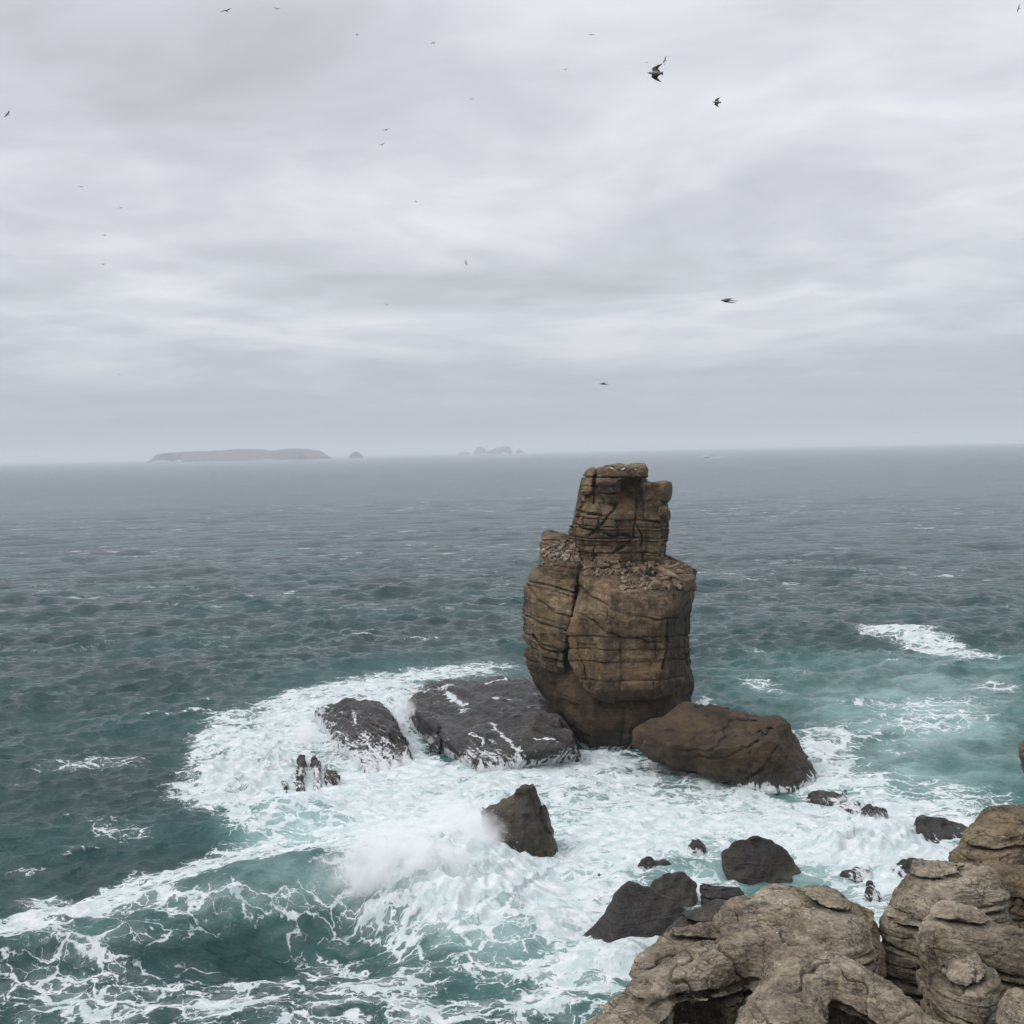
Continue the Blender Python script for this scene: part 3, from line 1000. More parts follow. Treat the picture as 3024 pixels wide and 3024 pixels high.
L = t.m('ADD', L, t.m('MULTIPLY', t.m('SUBTRACT', t.noise(wst, 3.0, 4, 0.6), 0.5), 0.10))
th_ = t.m('MULTIPLY', t.m('SUBTRACT', fl, 0.10), 0.43)
f1 = t.mr(t.m('SUBTRACT', th_, L), -0.012, 0.055)
gone = t.mr(fl, 0.08, 0.20)
f1 = t.m('MULTIPLY', f1, gone)
clot = t.mr(t.m('ADD', t.m('MULTIPLY', fl, 0.92), t.m('MULTIPLY', t.m('SUBTRACT', t.noise(wst, 1.2, 5, 0.65), 0.5), 1.2)), 0.50, 1.22)
foamf = t.m('MAXIMUM', t.m('MULTIPLY', f1, 0.88), clot)
haze_f = t.m('MULTIPLY', t.mr(fl, 0.10, 0.85), 0.60)     # thin film between the strings
foamf = t.m('MAXIMUM', foamf, haze_f)
# small white horses further out
capn = t.noise(t.scale3(wrp, (0.11, 0.20, 1)), 1.0, 6, 0.66)
capm = t.mr(t.noise(t.scale3(xy, (0.5, 1, 1)), 0.011, 3, 0.6), 0.40, 0.60)
cap = t.m('MULTIPLY', t.mr(capn, 0.585, 0.665), t.mr(dist, 130, 240))
cap = t.m('MULTIPLY', cap, t.m('MULTIPLY', capm, 0.7))
foamf = t.m('MAXIMUM', foamf, cap)
foamf = t.m('MULTIPLY', foamf, 0.97)
# ripples: three sizes, the larger ones only where the sheet itself is too coarse to carry them
r1 = t.noise(t.scale3(xy, (0.8, 1.3, 1)), 2.6, 4, 0.62)
r2 = t.noise(t.scale3(xy, (0.7, 1.4, 1)), 0.42, 5, 0.62)
r3 = t.noise(t.scale3(xy, (0.6, 1.4, 1)), 0.06, 5, 0.6)
hgt = t.m('MULTIPLY', r1, 0.16)
hgt = t.m('ADD', hgt, t.m('MULTIPLY', r2, t.mr(dist, 60, 320, 0.5, 1.9)))
hgt = t.m('ADD', hgt, t.m('MULTIPLY', r3, t.mr(dist, 200, 900, 0.0, 4.5)))
r4 = t.noise(t.scale3(xy, (0.8, 1.2, 1)), 0.17, 4, 0.62)
hgt = t.m('ADD', hgt, t.m('MULTIPLY', r4, t.mr(dist, 90, 380, 0.1, 1.5)))
hgt = t.m('ADD', hgt, t.m('MULTIPLY', foamf, 0.12))
bmp = t.n('ShaderNodeBump', {'Height': hgt, 'Strength': 0.85, 'Distance': 1.0})
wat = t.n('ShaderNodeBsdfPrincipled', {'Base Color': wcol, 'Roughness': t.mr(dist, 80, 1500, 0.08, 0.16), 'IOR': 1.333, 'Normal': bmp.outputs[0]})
fnv = t.noise(wst, 0.9, 6, 0.65)
fcol = t.mix(t.mr(fnv, 0.35, 0.65), (0.52, 0.61, 0.615), (0.765, 0.79, 0.795))
fbh = t.m('ADD', t.m('MULTIPLY', fnv, 0.35), t.m('MULTIPLY', t.noise(wst, 4.5, 4, 0.65), 0.10))
fbm_ = t.n('ShaderNodeBump', {'Height': fbh, 'Strength': 0.6, 'Distance': 1.0})
fsh = t.n('ShaderNodeBsdfPrincipled', {'Base Color': fcol, 'Roughness': 0.75, 'Specular IOR Level': 0.2, 'Normal': fbm_.outputs[0]})
ms = t.n('ShaderNodeMixShader', {0: foamf, 1: wat.outputs[0], 2: fsh.outputs[0]})
t.n('ShaderNodeOutputMaterial', {'Surface': ms.outputs[0]})
M['sea'] = mt
sea = link('sea', mesh_from('sea', V, F, attrs={'foam': foam, 'milk_and_glow': milk_and_glow}), mt)
tag(sea, kind='structure')
SEA_BVH = None


# ------------------------------------------------------------------ the sea stack
def LV(z, pts):
    """one plan polygon: (photo column, depth) pairs at height z"""
    return (z, [(XA(a, Y, z), Y) for a, Y in pts])


base = Vector((XA(1800, 116, 0), 116, 0))
stack = empty('sea_stack', base, 'tall brown layered sea stack with a narrow tower, standing in the surf', 'sea stack')

# dark foot, undercut and leaning out on the left
ped = Loft([
    LV(-1.5, [(1650, 117), (1716, 111.2), (1748, 109.6), (1846, 109.4), (1925, 112.0), (1985, 118), (1960, 127), (1700, 127)]),
    LV(0.0, [(1655, 117), (1716, 111.0), (1748, 109.4), (1846, 109.2), (1930, 112.0), (1990, 118), (1960, 127), (1700, 127)]),
    LV(2.4, [(1622, 116.5), (1690, 111.2), (1750, 108.4), (1860, 108.6), (1960, 111.5), (2040, 118), (1970, 127), (1680, 127)]),
    LV(5.0, [(1582, 117), (1660, 112.2), (1748, 108.9), (1880, 109.3), (1975, 111.6), (2060, 118), (2000, 127), (1650, 127)]),
    LV(7.4, [(1545, 118), (1636, 113.9), (1738, 110.4), (1890, 110.4), (1978, 112.5), (2032, 118), (2010, 127), (1620, 127)]),
    LV(9.4, [(1538, 119), (1640, 115.2), (1740, 110.6), (1890, 110.8), (1980, 112.6), (2030, 118), (2010, 126), (1620, 126)]),
], top=lambda X, Y: 8.6 + 0 * X, rnd=0.35)
st_ped = strata_fn(3, -2, 12, 0.5, 1.6, 0.10, 0.16, 0.10, dip=(0.0, -0.05), warp=0.5)
Vp, Fp = carve(ped, 0.145, [rough((4.5, 0.4), (1.6, 0.20), (0.7, 0.10), (0.33, 0.06)), blocks_fn(9, 1.2, 3.0, 2.5, 4.5, 0.14, 0.15, 0.07, turn=0.4), st_ped,
                            crack_fn([[(1842, 2090), (1840, 2140), (1836, 2190)]], 109, 0.3, 0.12)])

# main block
main_top = lambda X, Y: np.minimum(16.4 + (Y - 107.5) * 0.27, 18.5 - 0.45 * np.maximum(X - 15.7, 0)).astype(np.float32)
main = Loft([
    LV(4.2, [(1690, 112), (1768, 109.0), (1930, 109.0), (1984, 111), (2056, 119), (2010, 126), (1700, 126)]),
    LV(6.4, [(1678, 111.4), (1772, 107.5), (1936, 107.7), (1988, 110.4), (2038, 119), (2010, 126), (1690, 126)]),
    LV(9.0, [(1679, 110.8), (1785, 107.2), (1960, 107.8), (1986, 109.6), (2032, 118), (2010, 126), (1690, 126)]),
    LV(12.0, [(1684, 110.2), (1795, 106.6), (1975, 107.6), (1990, 109), (2036, 117.5), (2010, 126), (1690, 126)]),
    LV(14.3, [(1700, 109.8), (1800, 106.5), (1985, 107.6), (2006, 108.4), (2052, 117), (2015, 126), (1696, 126)]),
    LV(16.2, [(1716, 110.4), (1806, 107.0), (1990, 108.0), (2014, 108.6), (2060, 116.5), (2015, 126), (1702, 126)]),
    LV(20.0, [(1718, 111.0), (1812, 107.6), (1990, 108.6), (2014, 109.0), (2062, 116.5), (2015, 126), (1706, 126)]),
], top=main_top, rnd=0.22)
st_main = strata_fn(5, 4, 22, 0.7, 2.6, 0.14, 0.22, 0.06, dip=(0.03, 0.10), warp=0.45)
mc = crack_fn([[(1716, 1745), (1800, 1795), (1835, 1812), (1960, 1838), (2060, 1812)],
               [(1725, 1820), (1790, 1868), (1860, 1885), (1975, 1908)],
               [(1976, 1840), (1972, 1900), (1960, 1980)]], 107, 0.34, 0.10, 116)
up_beds = strata_fn(15, 4, 22, 0.22, 0.5, 0.18, 0.24, 0.06, dip=(0.04, 0.10), warp=0.3)


def main_beds(p):
    return st_main(p) * 0.8 + up_beds(p) * np.clip((p[:, 2] + 0.04 * p[:, 0] - 12.6) / 1.2, 0, 1)


def main_floor(D, ax):
    """the underside of the block rises to the left"""
    fx = np.interp(ax[0], [XA(1678, 110, 8), XA(1715, 110, 7), XA(1755, 109, 5.5), XA(1830, 108, 5), XA(1925, 108, 4.7), XA(1985, 110, 6.2), XA(2050, 117, 7)], [8.9, 7.0, 5.7, 5.1, 4.8, 5.6, 6.5]).astype(np.float32)
    return np.maximum(D, fx[:, None, None] - ax[2][None, None, :].astype(np.float32))


Vm, Fm = carve(main, 0.105, [rough((5.0, 0.22), (2.0, 0.15), (0.8, 0.09), (0.36, 0.06)), blocks_fn(3, 1.6, 3.4, 2.6, 5.0, 0.15, 0.22, 0.07, dip=(0.03, 0.10), turn=0.12), main_beds, mc], extra=main_floor)

# left-hand buttress, split off by the deep vertical cleft
but = Loft([
    LV(7.0, [(1582, 117), (1610, 113.6), (1668, 112.6), (1672, 114), (1676, 124), (1600, 124)]),
    LV(8.6, [(1566, 117.5), (1598, 112.8), (1668, 111.6), (1675, 113), (1680, 124), (1600, 124)]),
    LV(10.2, [(1545, 118), (1590, 112.2), (1672, 110.8), (1680, 112), (1686, 124), (1600, 124)]),
    LV(12.8, [(1541, 118), (1592, 111.8), (1682, 110.2), (1692, 111.5), (1696, 124), (1600, 124)]),
    LV(15.4, [(1550, 118), (1596, 112.2), (1692, 110.4), (1703, 111.6), (1706, 124), (1600, 124)]),
    LV(17.2, [(1566, 118), (1604, 113.0), (1698, 111.0), (1709, 112), (1710, 124), (1606, 124)]),
], top=lambda X, Y: 17.0 + (Y - 112) * 0.06, rnd=0.4)
st_but = strata_fn(8, 4, 22, 0.4, 1.4, 0.14, 0.28, 0.08, dip=(0.22, 0.05), warp=0.4)
Vb, Fb = carve(but, 0.12, [rough((4.0, 0.3), (1.6, 0.18), (0.7, 0.09), (0.34, 0.06)), blocks_fn(4, 1.4, 3.2, 2.2, 4.0, 0.16, 0.18, 0.07, dip=(0.22, 0.05), turn=0.5), st_but,
                           crack_fn([[(1566, 1750), (1640, 1808), (1700, 1818)], [(1580, 1890), (1606, 1922), (1680, 1930)]], 112, 0.36, 0.11)])

# bedded shoulder block on the buttress, whitened on top
sho = Loft([
    LV(16.6, [(1592, 118), (1620, 113.4), (1700, 111.6), (1711, 112.4), (1712, 121), (1606, 121)]),
    LV(18.4, [(1591, 118), (1618, 113.0), (1704, 111.4), (1715, 112.4), (1716, 121), (1604, 121)]),
    LV(20.4, [(1594, 118), (1624, 113.6), (1708, 112.4), (1716, 113.2), (1716, 121), (1606, 121)]),
], top=lambda X, Y: 18.75 + (Y - 112) * 0.26 - 0.10 * np.maximum(X - XA(1660, 115, 19), 0), rnd=0.25)
st_sho = strata_fn(9, 14, 24, 0.18, 0.5, 0.14, 0.14, 0.06, dip=(0.10, 0.03), warp=0.3)
Vs_, Fs_ = carve(sho, 0.12, [rough((2.5, 0.3), (0.9, 0.12), (0.4, 0.06)), st_sho])

# the tower
tow = Loft([
    LV(16.6, [(1702, 118), (1725, 114.6), (1830, 113.2), (1950, 114.0), (1972, 117), (1960, 125), (1715, 125)]),
    LV(19.0, [(1695, 118), (1718, 114.4), (1830, 112.9), (1940, 113.6), (1962, 117), (1950, 125), (1712, 125)]),
    LV(21.4, [(1680, 118), (1706, 113.8), (1830, 112.4), (1950, 113.2), (1974, 116.5), (1960, 124.5), (1706, 124.5)]),
    LV(23.4, [(1692, 118), (1716, 113.8), (1832, 112.4), (1952, 113.4), (1978, 116.5), (1960, 124), (1710, 124)]),
    LV(24.6, [(1706, 118), (1730, 114.2), (1822, 113.4), (1932, 114.6), (1950, 116.8), (1944, 123), (1720, 123)]),
    LV(26.6, [(1722, 118), (1744, 115.4), (1826, 116.4), (1892, 117.0), (1902, 118), (1900, 122), (1735, 122)]),
], rnd=0.3)
st_tow = strata_fn(12, 14, 30, 0.22, 1.1, 0.12, 0.22, 0.05, dip=(0.10, 0.06), warp=0.45)
tc = crack_fn([[(1758, 1393), (1757, 1440), (1752, 1490)],
               [(1825, 1478), (1800, 1515), (1776, 1552), (1748, 1585)],
               [(1890, 1478), (1876, 1545), (1868, 1592), (1840, 1614), (1808, 1635)],
               [(1886, 1555), (1893, 1590), (1895, 1615)],
               [(1700, 1512), (1775, 1522)], [(1688, 1556), (1760, 1566), (1830, 1584), (1872, 1590)]], 113, 0.55, 0.12, 117)
Vt, Ft = carve(tow, 0.11, [rough((3.5, 0.3), (1.4, 0.18), (0.7, 0.10), (0.33, 0.06)), blocks_fn(6, 0.7, 2.0, 1.3, 2.8, 0.26, 0.25, 0.07, dip=(0.10, 0.06), turn=0.2), st_tow, tc])

# big squared cap block with the dark hollow on its right
cap = Loft([
    LV(24.3, [(1764, 116), (1800, 113.4), (1822, 113.2), (1826, 115.4), (1886, 116), (1892, 121), (1760, 121)]),
    LV(25.2, [(1752, 116), (1790, 112.4), (1820, 112.3), (1828, 116.6), (1886, 117.0), (1900, 121), (1756, 121)]),
    LV(26.7, [(1756, 116), (1770, 112.2), (1824, 112.0), (1832, 116.2), (1896, 116.2), (1912, 121), (1758, 121)]),
    LV(27.1, [(1757, 116), (1770, 112.5), (1832, 112.4), (1860, 112.9), (1904, 113.4), (1911, 121), (1758, 121)]),
    LV(28.2, [(1762, 116), (1776, 113.2), (1832, 113.0), (1860, 113.2), (1900, 113.8), (1906, 121), (1762, 121)]),
], rnd=0.22)
st_cap = strata_fn(14, 20, 30, 0.5, 1.2, 0.10, 0.2, 0.07, dip=(0.03, 0.03), warp=0.25)
Vc, Fc = carve(cap, 0.10, [rough((2.5, 0.34), (1.0, 0.2), (0.45, 0.09)), blocks_fn(7, 0.7, 1.8, 1.2, 2.6, 0.18, 0.2, 0.06, turn=0.1), st_cap])
lef = Loft([
    LV(24.6, [(1714, 118), (1726, 114.6), (1752, 113.6), (1756, 115), (1756, 121), (1718, 121)]),
    LV(26.2, [(1718, 118), (1728, 114.8), (1754, 113.6), (1757, 115), (1757, 121), (1722, 121)]),
    LV(27.9, [(1730, 118), (1736, 115.6), (1755, 114.2), (1758, 115), (1758, 121), (1732, 121)]),
], rnd=0.5)
Vl, Fl = carve(lef, 0.10, [rough((1.6, 0.3), (0.7, 0.12), (0.35, 0.05)), st_cap])

# pinnacle of squared blocks on the right
pin = Loft([
    LV(22.6, [(1890, 116), (1900, 113.0), (1950, 113.0), (1976, 114.2), (1976, 119), (1896, 119)]),
    LV(25.4, [(1894, 116), (1904, 113.4), (1948, 113.6), (1966, 114.8), (1962, 118), (1902, 118)]),
], rnd=0.25)
Vq, Fq = carve(pin, 0.10, [rough((1.6, 0.22), (0.7, 0.10), (0.35, 0.05)), st_tow])


def small_block(px0, px1, py0, py1, Y, dep, seed, yaw=0.1, mat='stack', name='block', parent=None, skew=0.12):
    """squared block filling a photo rectangle at depth Y"""
    rs = np.random.RandomState(seed)
    a, b = P(px0, py1, Y), P(px1, py0, Y)
    pts = []
    for x in (a[0], b[0]):
        for z in (a[2], b[2]):
            for y in (Y, Y + dep):
                w_ = rs.uniform(-skew, skew, 3) * np.array([b[0] - a[0], dep, b[2] - a[2]])
                pts.append((x + w_[0] + yaw * (y - Y), y + w_[1] + yaw * (x - a[0]), z + w_[2]))
    V, F = carve(Hull(pts, 6.0), max(0.06, min(b[0] - a[0], b[2] - a[2]) / 16), [rough((0.9, 0.10), (0.35, 0.04))], pad=0.4, band=0.6)
    return V, F


def part(name, V, F, mat='stack', parent=None, label=None):
    parent = parent or stack
    o = link(name, mesh_from(name, V, F, loc=parent.location if parent.parent is None else V.mean(0)), M[mat], parent, parent.location)
    if label:
        o['label'] = label
    return o


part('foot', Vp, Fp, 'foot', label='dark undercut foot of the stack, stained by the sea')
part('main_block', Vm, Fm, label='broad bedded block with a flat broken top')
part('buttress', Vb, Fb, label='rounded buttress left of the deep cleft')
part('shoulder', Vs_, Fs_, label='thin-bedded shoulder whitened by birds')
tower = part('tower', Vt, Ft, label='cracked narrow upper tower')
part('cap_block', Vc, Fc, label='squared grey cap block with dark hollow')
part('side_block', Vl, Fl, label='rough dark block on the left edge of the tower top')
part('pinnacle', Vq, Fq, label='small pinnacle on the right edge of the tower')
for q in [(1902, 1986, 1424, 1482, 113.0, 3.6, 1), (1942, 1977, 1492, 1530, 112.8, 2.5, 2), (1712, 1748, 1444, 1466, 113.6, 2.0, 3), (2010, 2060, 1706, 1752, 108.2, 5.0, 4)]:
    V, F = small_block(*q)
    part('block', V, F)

bm_all = bmesh.new()
tris_v, tris_f, off = [], [], 0
for V_, F_ in ((Vp, Fp), (Vm, Fm), (Vb, Fb), (Vs_, Fs_), (Vt, Ft), (Vc, Fc)):
    tris_v.append(V_)
    tris_f.append(F_ + off)
    off += len(V_)
stack_bvh = BVHTree.FromPolygons(np.concatenate(tris_v).tolist(), np.concatenate(tris_f).tolist())


def hit(px, py, bvh=None):
    d = ray(px, py)
    d = d / np.linalg.norm(d)
    r = (bvh or stack_bvh).ray_cast(Vector((0, 0, H)), Vector(d))
    return r[0]


# rubble lying on the broken shoulder: (px, py) of the middle in the photo, size in px
def chunk(name, px, py, wpx, hpx, seed, mat, label, group, bvh=None, cat='boulder', sharp=18.0):
    q = hit(px, py + hpx * 0.38, bvh)
    if q is None:
        return None
    k = q.y / FPX * 1.32
    w_, h_ = wpx * k, hpx * k
    rs = np.random.RandomState(seed)
    pts = []
    for a in range(9):
        d = rs.normal(0, 1, 3)
        d /= np.abs(d).max()
        d = d * rs.uniform(0.75, 1.0)
        pts.append((d[0] * w_ * 0.5, d[1] * w_ * 0.45, d[2] * h_ * 0.5 + h_ * 0.38))
    s = min(w_, h_)
    V, F = carve(Hull(pts, sharp / s), s / 7.5, [rough((s * 0.5, s * 0.06))], pad=s * 0.3, band=s * 0.4)
    loc = (q.x, q.y + 0.25 * w_ * 0.5, q.z)
    o = link(name, mesh_from(name, V, F), M[mat], None, loc)
    return tag(o, label, cat, group)


GB = 'fallen blocks on the sea stack'
for i, (a, b, w_, h_, lab) in enumerate([
        (1980, 1697, 48, 46, 'largest squared yellowish block on the right of the broken ledge'),
        (1963, 1713, 28, 22, 'small cream block against the foot of the large yellowish block'),
        (1911, 1712, 22, 24, 'cream pointed block on the ledge lip, in front of the green bush'),
        (1891, 1699, 20, 20, 'rounded block just left of the green bush'),
        (1880, 1687, 32, 20, 'long slanting slab leaning beside the green bush'),
        (1930, 1697, 14, 18, 'narrow upright block just right of the green bush'),
        (1937, 1733, 40, 28, 'wide split block on the front lip below the large yellowish block'),
        (1972, 1738, 24, 32, 'tall cracked block on the lip, right of the wide split block'),
        (1995, 1722, 20, 20, 'small block in the gap left of the squared corner of the ledge'),
        (2024, 1676, 18, 18, 'small block high on the right rim of the ledge'),
        (2038, 1692, 18, 18, 'dark round block on the far right rim of the ledge'),
        (1821, 1691, 26, 20, 'brown block in the middle of the ledge, under the tower'),
        (1780, 1673, 40, 18, 'reddish slab at the left foot of the tower'),
        (1848, 1690, 24, 16, 'flat block between the brown middle block and the slanting slab'),
        (1728, 1666, 16, 14, 'small block by the top of the vertical cleft'),
        (1752, 1676, 16, 12, 'small block between the cleft and the reddish slab'),
        (1860, 1668, 24, 12, 'thin pale slab above the slanting slab, at the tower foot'),
        (1905, 1666, 24, 10, 'thin slab at the tower foot above the green bush'),
        (1966, 1662, 22, 10, 'thin reddish slab below the right corner of the tower'),
        (1900, 1727, 18, 14, 'low block on the lip below the cream pointed block'),
        (1860, 1718, 16, 12, 'low block on the lip left of the cream pointed block'),
        (2008, 1690, 18, 16, 'block wedged behind the large yellowish block')]):
    chunk('fallen_block', a, b, w_, h_, 100 + i, 'loose', lab, GB)
GW = 'whitened rubble on the left shoulder'
rsw = np.random.RandomState(5)
wl = [(1604, 1630, 18, 16, 'white block at the outer left corner of the left shoulder'), (1628, 1643, 22, 14, 'whitest flat block in the front row on the left shoulder'),
      (1648, 1640, 20, 15, 'pale block in the middle of the front row on the left shoulder'), (1672, 1656, 24, 13, 'pale slab at the front right of the left shoulder'),
      (1692, 1660, 20, 12, 'tan slab beside the cleft on the left shoulder'), (1640, 1612, 22, 15, 'dark topped block at the back of the left shoulder'),
      (1660, 1614, 20, 15, 'grey block at the back right of the left shoulder'), (1620, 1618, 18, 13, 'pale block at the back left of the left shoulder'),
      (1654, 1626, 16, 12, 'dark block in the hollow amid the whitened rubble'), (1680, 1632, 20, 13, 'grey block next to the tower on the left shoulder'),
      (1612, 1646, 16, 12, 'small white block under the outer corner of the left shoulder'), (1636, 1628, 14, 11, 'small pale block in the centre of the whitened rubble'),
      (1664, 1644, 15, 11, 'small white block behind the front right slab of the shoulder')]
for i, (a, b, w_, h_, lab) in enumerate(wl):
    chunk('fallen_block', a, b, w_, h_, 200 + i, 'guano', lab, GW)

# cushions of green scrub
mt, t = material('scrub_leaf')
rn = t.n('ShaderNodeNewGeometry').outputs['Random Per Island']
bs = t.n('ShaderNodeBsdfPrincipled', {'Base Color': t.ramp(rn, [(0, (0.022, 0.036, 0.012)), (0.6, (0.045, 0.066, 0.022)), (1, (0.085, 0.10, 0.040))]), 'Roughness': 0.7})
t.n('ShaderNodeOutputMaterial', {'Surface': bs.outputs[0]})
M['leaf'] = mt


def bush(px, py, wpx, hpx, seed, label, n=900):
    q = hit(px, py + hpx * 0.3)
    if q is None:
        return
    k = q.y / FPX
    rx, rz = wpx * k * 0.5, hpx * k * 0.5
    rs = np.random.RandomState(seed)
    V, F = [], []
    for i in range(n):
        d = rs.normal(0, 1, 3)
        d /= np.linalg.norm(d)
        r = rs.uniform(0.55, 1.0) ** 0.5 * (0.8 + 0.25 * math.sin(d[0] * 5 + seed) * math.cos(d[2] * 6))
        c = np.array([d[0] * rx * r, d[1] * rx * 0.7 * r, abs(d[2]) * rz * 1.5 * r - 0.1])
        s = rs.uniform(0.05, 0.11)
        a, b = rs.normal(0, 1, 3), rs.normal(0, 1, 3)
        a = a / np.linalg.norm(a) * s
        b = np.cross(a, b)
        b = b / np.linalg.norm(b) * s * 0.5
        j = len(V)
        V += [c - a, c + b, c + a, c - b]
        F.append((j, j + 1, j + 2, j + 3))
    o = link('scrub_bush', mesh_from('scrub_bush', np.array(V), F, smooth=False), M['leaf'], None, (q.x, q.y, q.z))
    return tag(o, label, 'bush', 'scrub growing on the sea stack')


bush(1921, 1686, 48, 36, 1, 'round dark green bush among the blocks on the broken ledge', 1100)
bush(1746, 1512, 32, 26, 2, 'green bush clinging to the left face of the upper tower', 600)
bush(1742, 1594, 20, 18, 3, 'small dull bush low on the left face of the tower', 300)


# small stones strewn over the ledge and the shoulder
rs = np.random.RandomState(77)
V, F = [], []
for k in range(420):
    if k < 300:
        a, b = rs.uniform(1722, 2040), 0
        b = rs.uniform(1660, 1740) if a > 1820 else rs.uniform(1655, 1700)
    else:
        a, b = rs.uniform(1600, 1712), rs.uniform(1606, 1668)
    q = hit(a, b)
    if q is None or q.z < 15.5 or q.y > 122:
        continue
    s_ = rs.uniform(0.06, 0.24) * (1.5 if rs.rand() < 0.1 else 1)
    j = len(V)
    M3 = np.array(Matrix.Rotation(rs.uniform(0, 6), 3, Vector(rs.normal(0, 1, 3)).normalized()))
    cube = np.array([(x, y, z) for x in (-1, 1) for y in (-1, 1) for z in (-.6, .6)]) * s_ * rs.uniform(0.75, 1.2, (8, 1))
    V += list(cube @ M3.T + np.array(q) + np.array([0, 0, s_ * 0.3]))
    F += [(j + a_, j + b_, j + c_, j + d_) for a_, b_, c_, d_ in [(0, 1, 3, 2), (4, 6, 7, 5), (0, 4, 5, 1), (2, 3, 7, 6), (0, 2, 6, 4), (1, 5, 7, 3)]]
o = link('rubble', mesh_from('rubble', np.array(V), np.array(F), smooth=False), M['loose'])
tag(o, 'small stones strewn over the ledge and shoulder of the stack', 'rubble', kind='stuff')


# ------------------------------------------------------------------ reef slabs and rocks in the surf
def rock(name, shape, h, details, mat, label, cat='rock', group=None, **kw):
    flow = kw.pop('flow', None)
    V, F = carve(shape, h, details, **kw)
    at = {}
    if flow is not None:      # where sheets of water run off, and pools with painted sky reflection: lines (photo px, height, half-width m)
        at['flow'] = np.zeros(len(V))
        pv = V.astype(np.float32)
        W = V[:, :2] + 0.5 * np.stack([vn(pv, 1.1, 3), vn(pv, 1.1, 9)], 1) + 0.2 * np.stack([vn(pv, 0.4, 13), vn(pv, 0.4, 19)], 1)
        for ln, wd in flow:
            q = [S(a, b, z)[:2] for a, b, z in ln]
            for a, b in zip(q[:-1], q[1:]):
                e = b - a
                tt = np.clip(((W[:, 0] - a[0]) * e[0] + (W[:, 1] - a[1]) * e[1]) / max(e @ e, 1e-6), 0, 1)
                dd = np.hypot(W[:, 0] - a[0] - e[0] * tt, W[:, 1] - a[1] - e[1] * tt)
                at['flow'] = np.maximum(at['flow'], np.exp(-(dd / wd) ** 2))
    lo, hi = V.min(0), V.max(0)
    loc = ((lo[0] + hi[0]) / 2, (lo[1] + hi[1]) / 2, 0.0)
    o = link(name, mesh_from(name, V, F, loc=loc, attrs=at), M[mat], None, loc)
    return tag(o, label, cat, group)


def ZP(px, py, z):
    return S(px, py, z)


RG = 'rocks in the surf'
# big reef slab running out from the foot of the stack
pts = [ZP(1200, 2066, 2.3), ZP(1250, 2034, 2.8), ZP(1320, 2014, 2.9), ZP(1530, 1998, 3.3), ZP(1650, 2120, 3.4), ZP(1690, 2200, 2.2), ZP(1712, 2262, -0.3), ZP(1620, 2274, -0.3), ZP(1525, 2280, -0.4), ZP(1421, 2304, -0.5),
       ZP(1228, 2112, 2.5), ZP(1310, 2186, 2.3), ZP(1376, 2240, 1.5), ZP(1190, 2150, -1.0), ZP(1190, 2092, -1.0), ZP(1240, 2200, -1.0), ZP(1310, 2262, -1.0), ZP(1380, 2300, -1.0), ZP(1700, 2262, -1.5), ZP(1250, 2030, -2), ZP(1660, 2010, -2)]
flow = strata_fn(21, -3, 8, 0.18, 0.5, 0.12, 0.14, 0.06, dip=(-0.02, 0.16), warp=0.5, wscale=4)


def gullies(line_dir, wav, amp, seed):
    a = math.atan2(line_dir[1], line_dir[0])

    def f(p):
        s = -p[:, 0] * math.sin(a) + p[:, 1] * math.cos(a) + 0.9 * vn(p, 3.0, seed)
        n = vn(np.stack([s / wav, 0 * s, 0 * s + 0.08 * p[:, 0]], 1).astype(np.float32), 1.0, seed)
        return (amp * (0.5 - np.abs(n)) * 2).astype(np.float32)
    return f


rock('reef_slab', Hull(pts, 8.0), 0.12, [rough((5, 0.55), (2.0, 0.25), (0.9, 0.12), (0.4, 0.07)), flow, gullies((0.6, -0.8), 1.0, 0.28, 5)], 'reef',
     'broad wet grey reef slab sloping from the foot of the stack into the foam', 'reef', RG,
     flow=[([(1440, 2120, 2.9), (1478, 2180, 2.0), (1520, 2232, 1.0), (1568, 2290, 0.2)], 0.38), ([(1395, 2165, 2.4), (1440, 2222, 1.4), (1500, 2276, 0.3)], 0.22), ([(1310, 2036, 2.8), (1345, 2056, 2.8), (1375, 2085, 2.8)], 0.7),  # widest lines are pools: sky reflection painted white along with foam
           ([(1450, 2062, 3.0), (1535, 2060, 3.0)], 0.55), ([(1255, 2034, 2.8), (1340, 2016, 2.9)], 0.5), ([(1196, 2076, 2.2), (1193, 2150, 0)], 0.28), ([(1212, 2096, 2.3), (1214, 2168, 0)], 0.22), ([(1330, 2206, 2.0), (1322, 2264, 0)], 0.22),
           ([(1356, 2228, 1.7), (1350, 2284, 0)], 0.2), ([(1396, 2250, 1.2), (1388, 2300, 0)], 0.22), ([(1580, 2180, 2.2), (1640, 2262, 0.2)], 0.2), ([(1420, 2020, 3.0), (1500, 2006, 3.1)], 0.3)])
for i, (pp, lab) in enumerate([
        ([(1232, 2142, 2.0), (1248, 2120, 2.9), (1280, 2120, 3.0), (1303, 2150, 2.6), (1300, 2168, 2.2), (1276, 2192, 0), (1240, 2180, -1), (1262, 2200, -1), (1300, 2190, -1), (1290, 2150, -1)],
         'black knob at the left edge of the broad reef slab, the upper of two'),
        ([(1266, 2220, 0.6), (1284, 2172, 2.2), (1308, 2172, 2.4), (1306, 2205, 1.8), (1282, 2246, -0.8), (1262, 2240, -0.8), (1300, 2244, -1), (1310, 2200, -1)],
         'black knob at the left edge of the broad reef slab, the lower of two')]):
    rock('rock', Hull([ZP(*q) for q in pp], 7.0), 0.09, [rough((1.4, 0.22), (0.6, 0.12), (0.3, 0.05))], 'finger', lab, 'rock', RG)
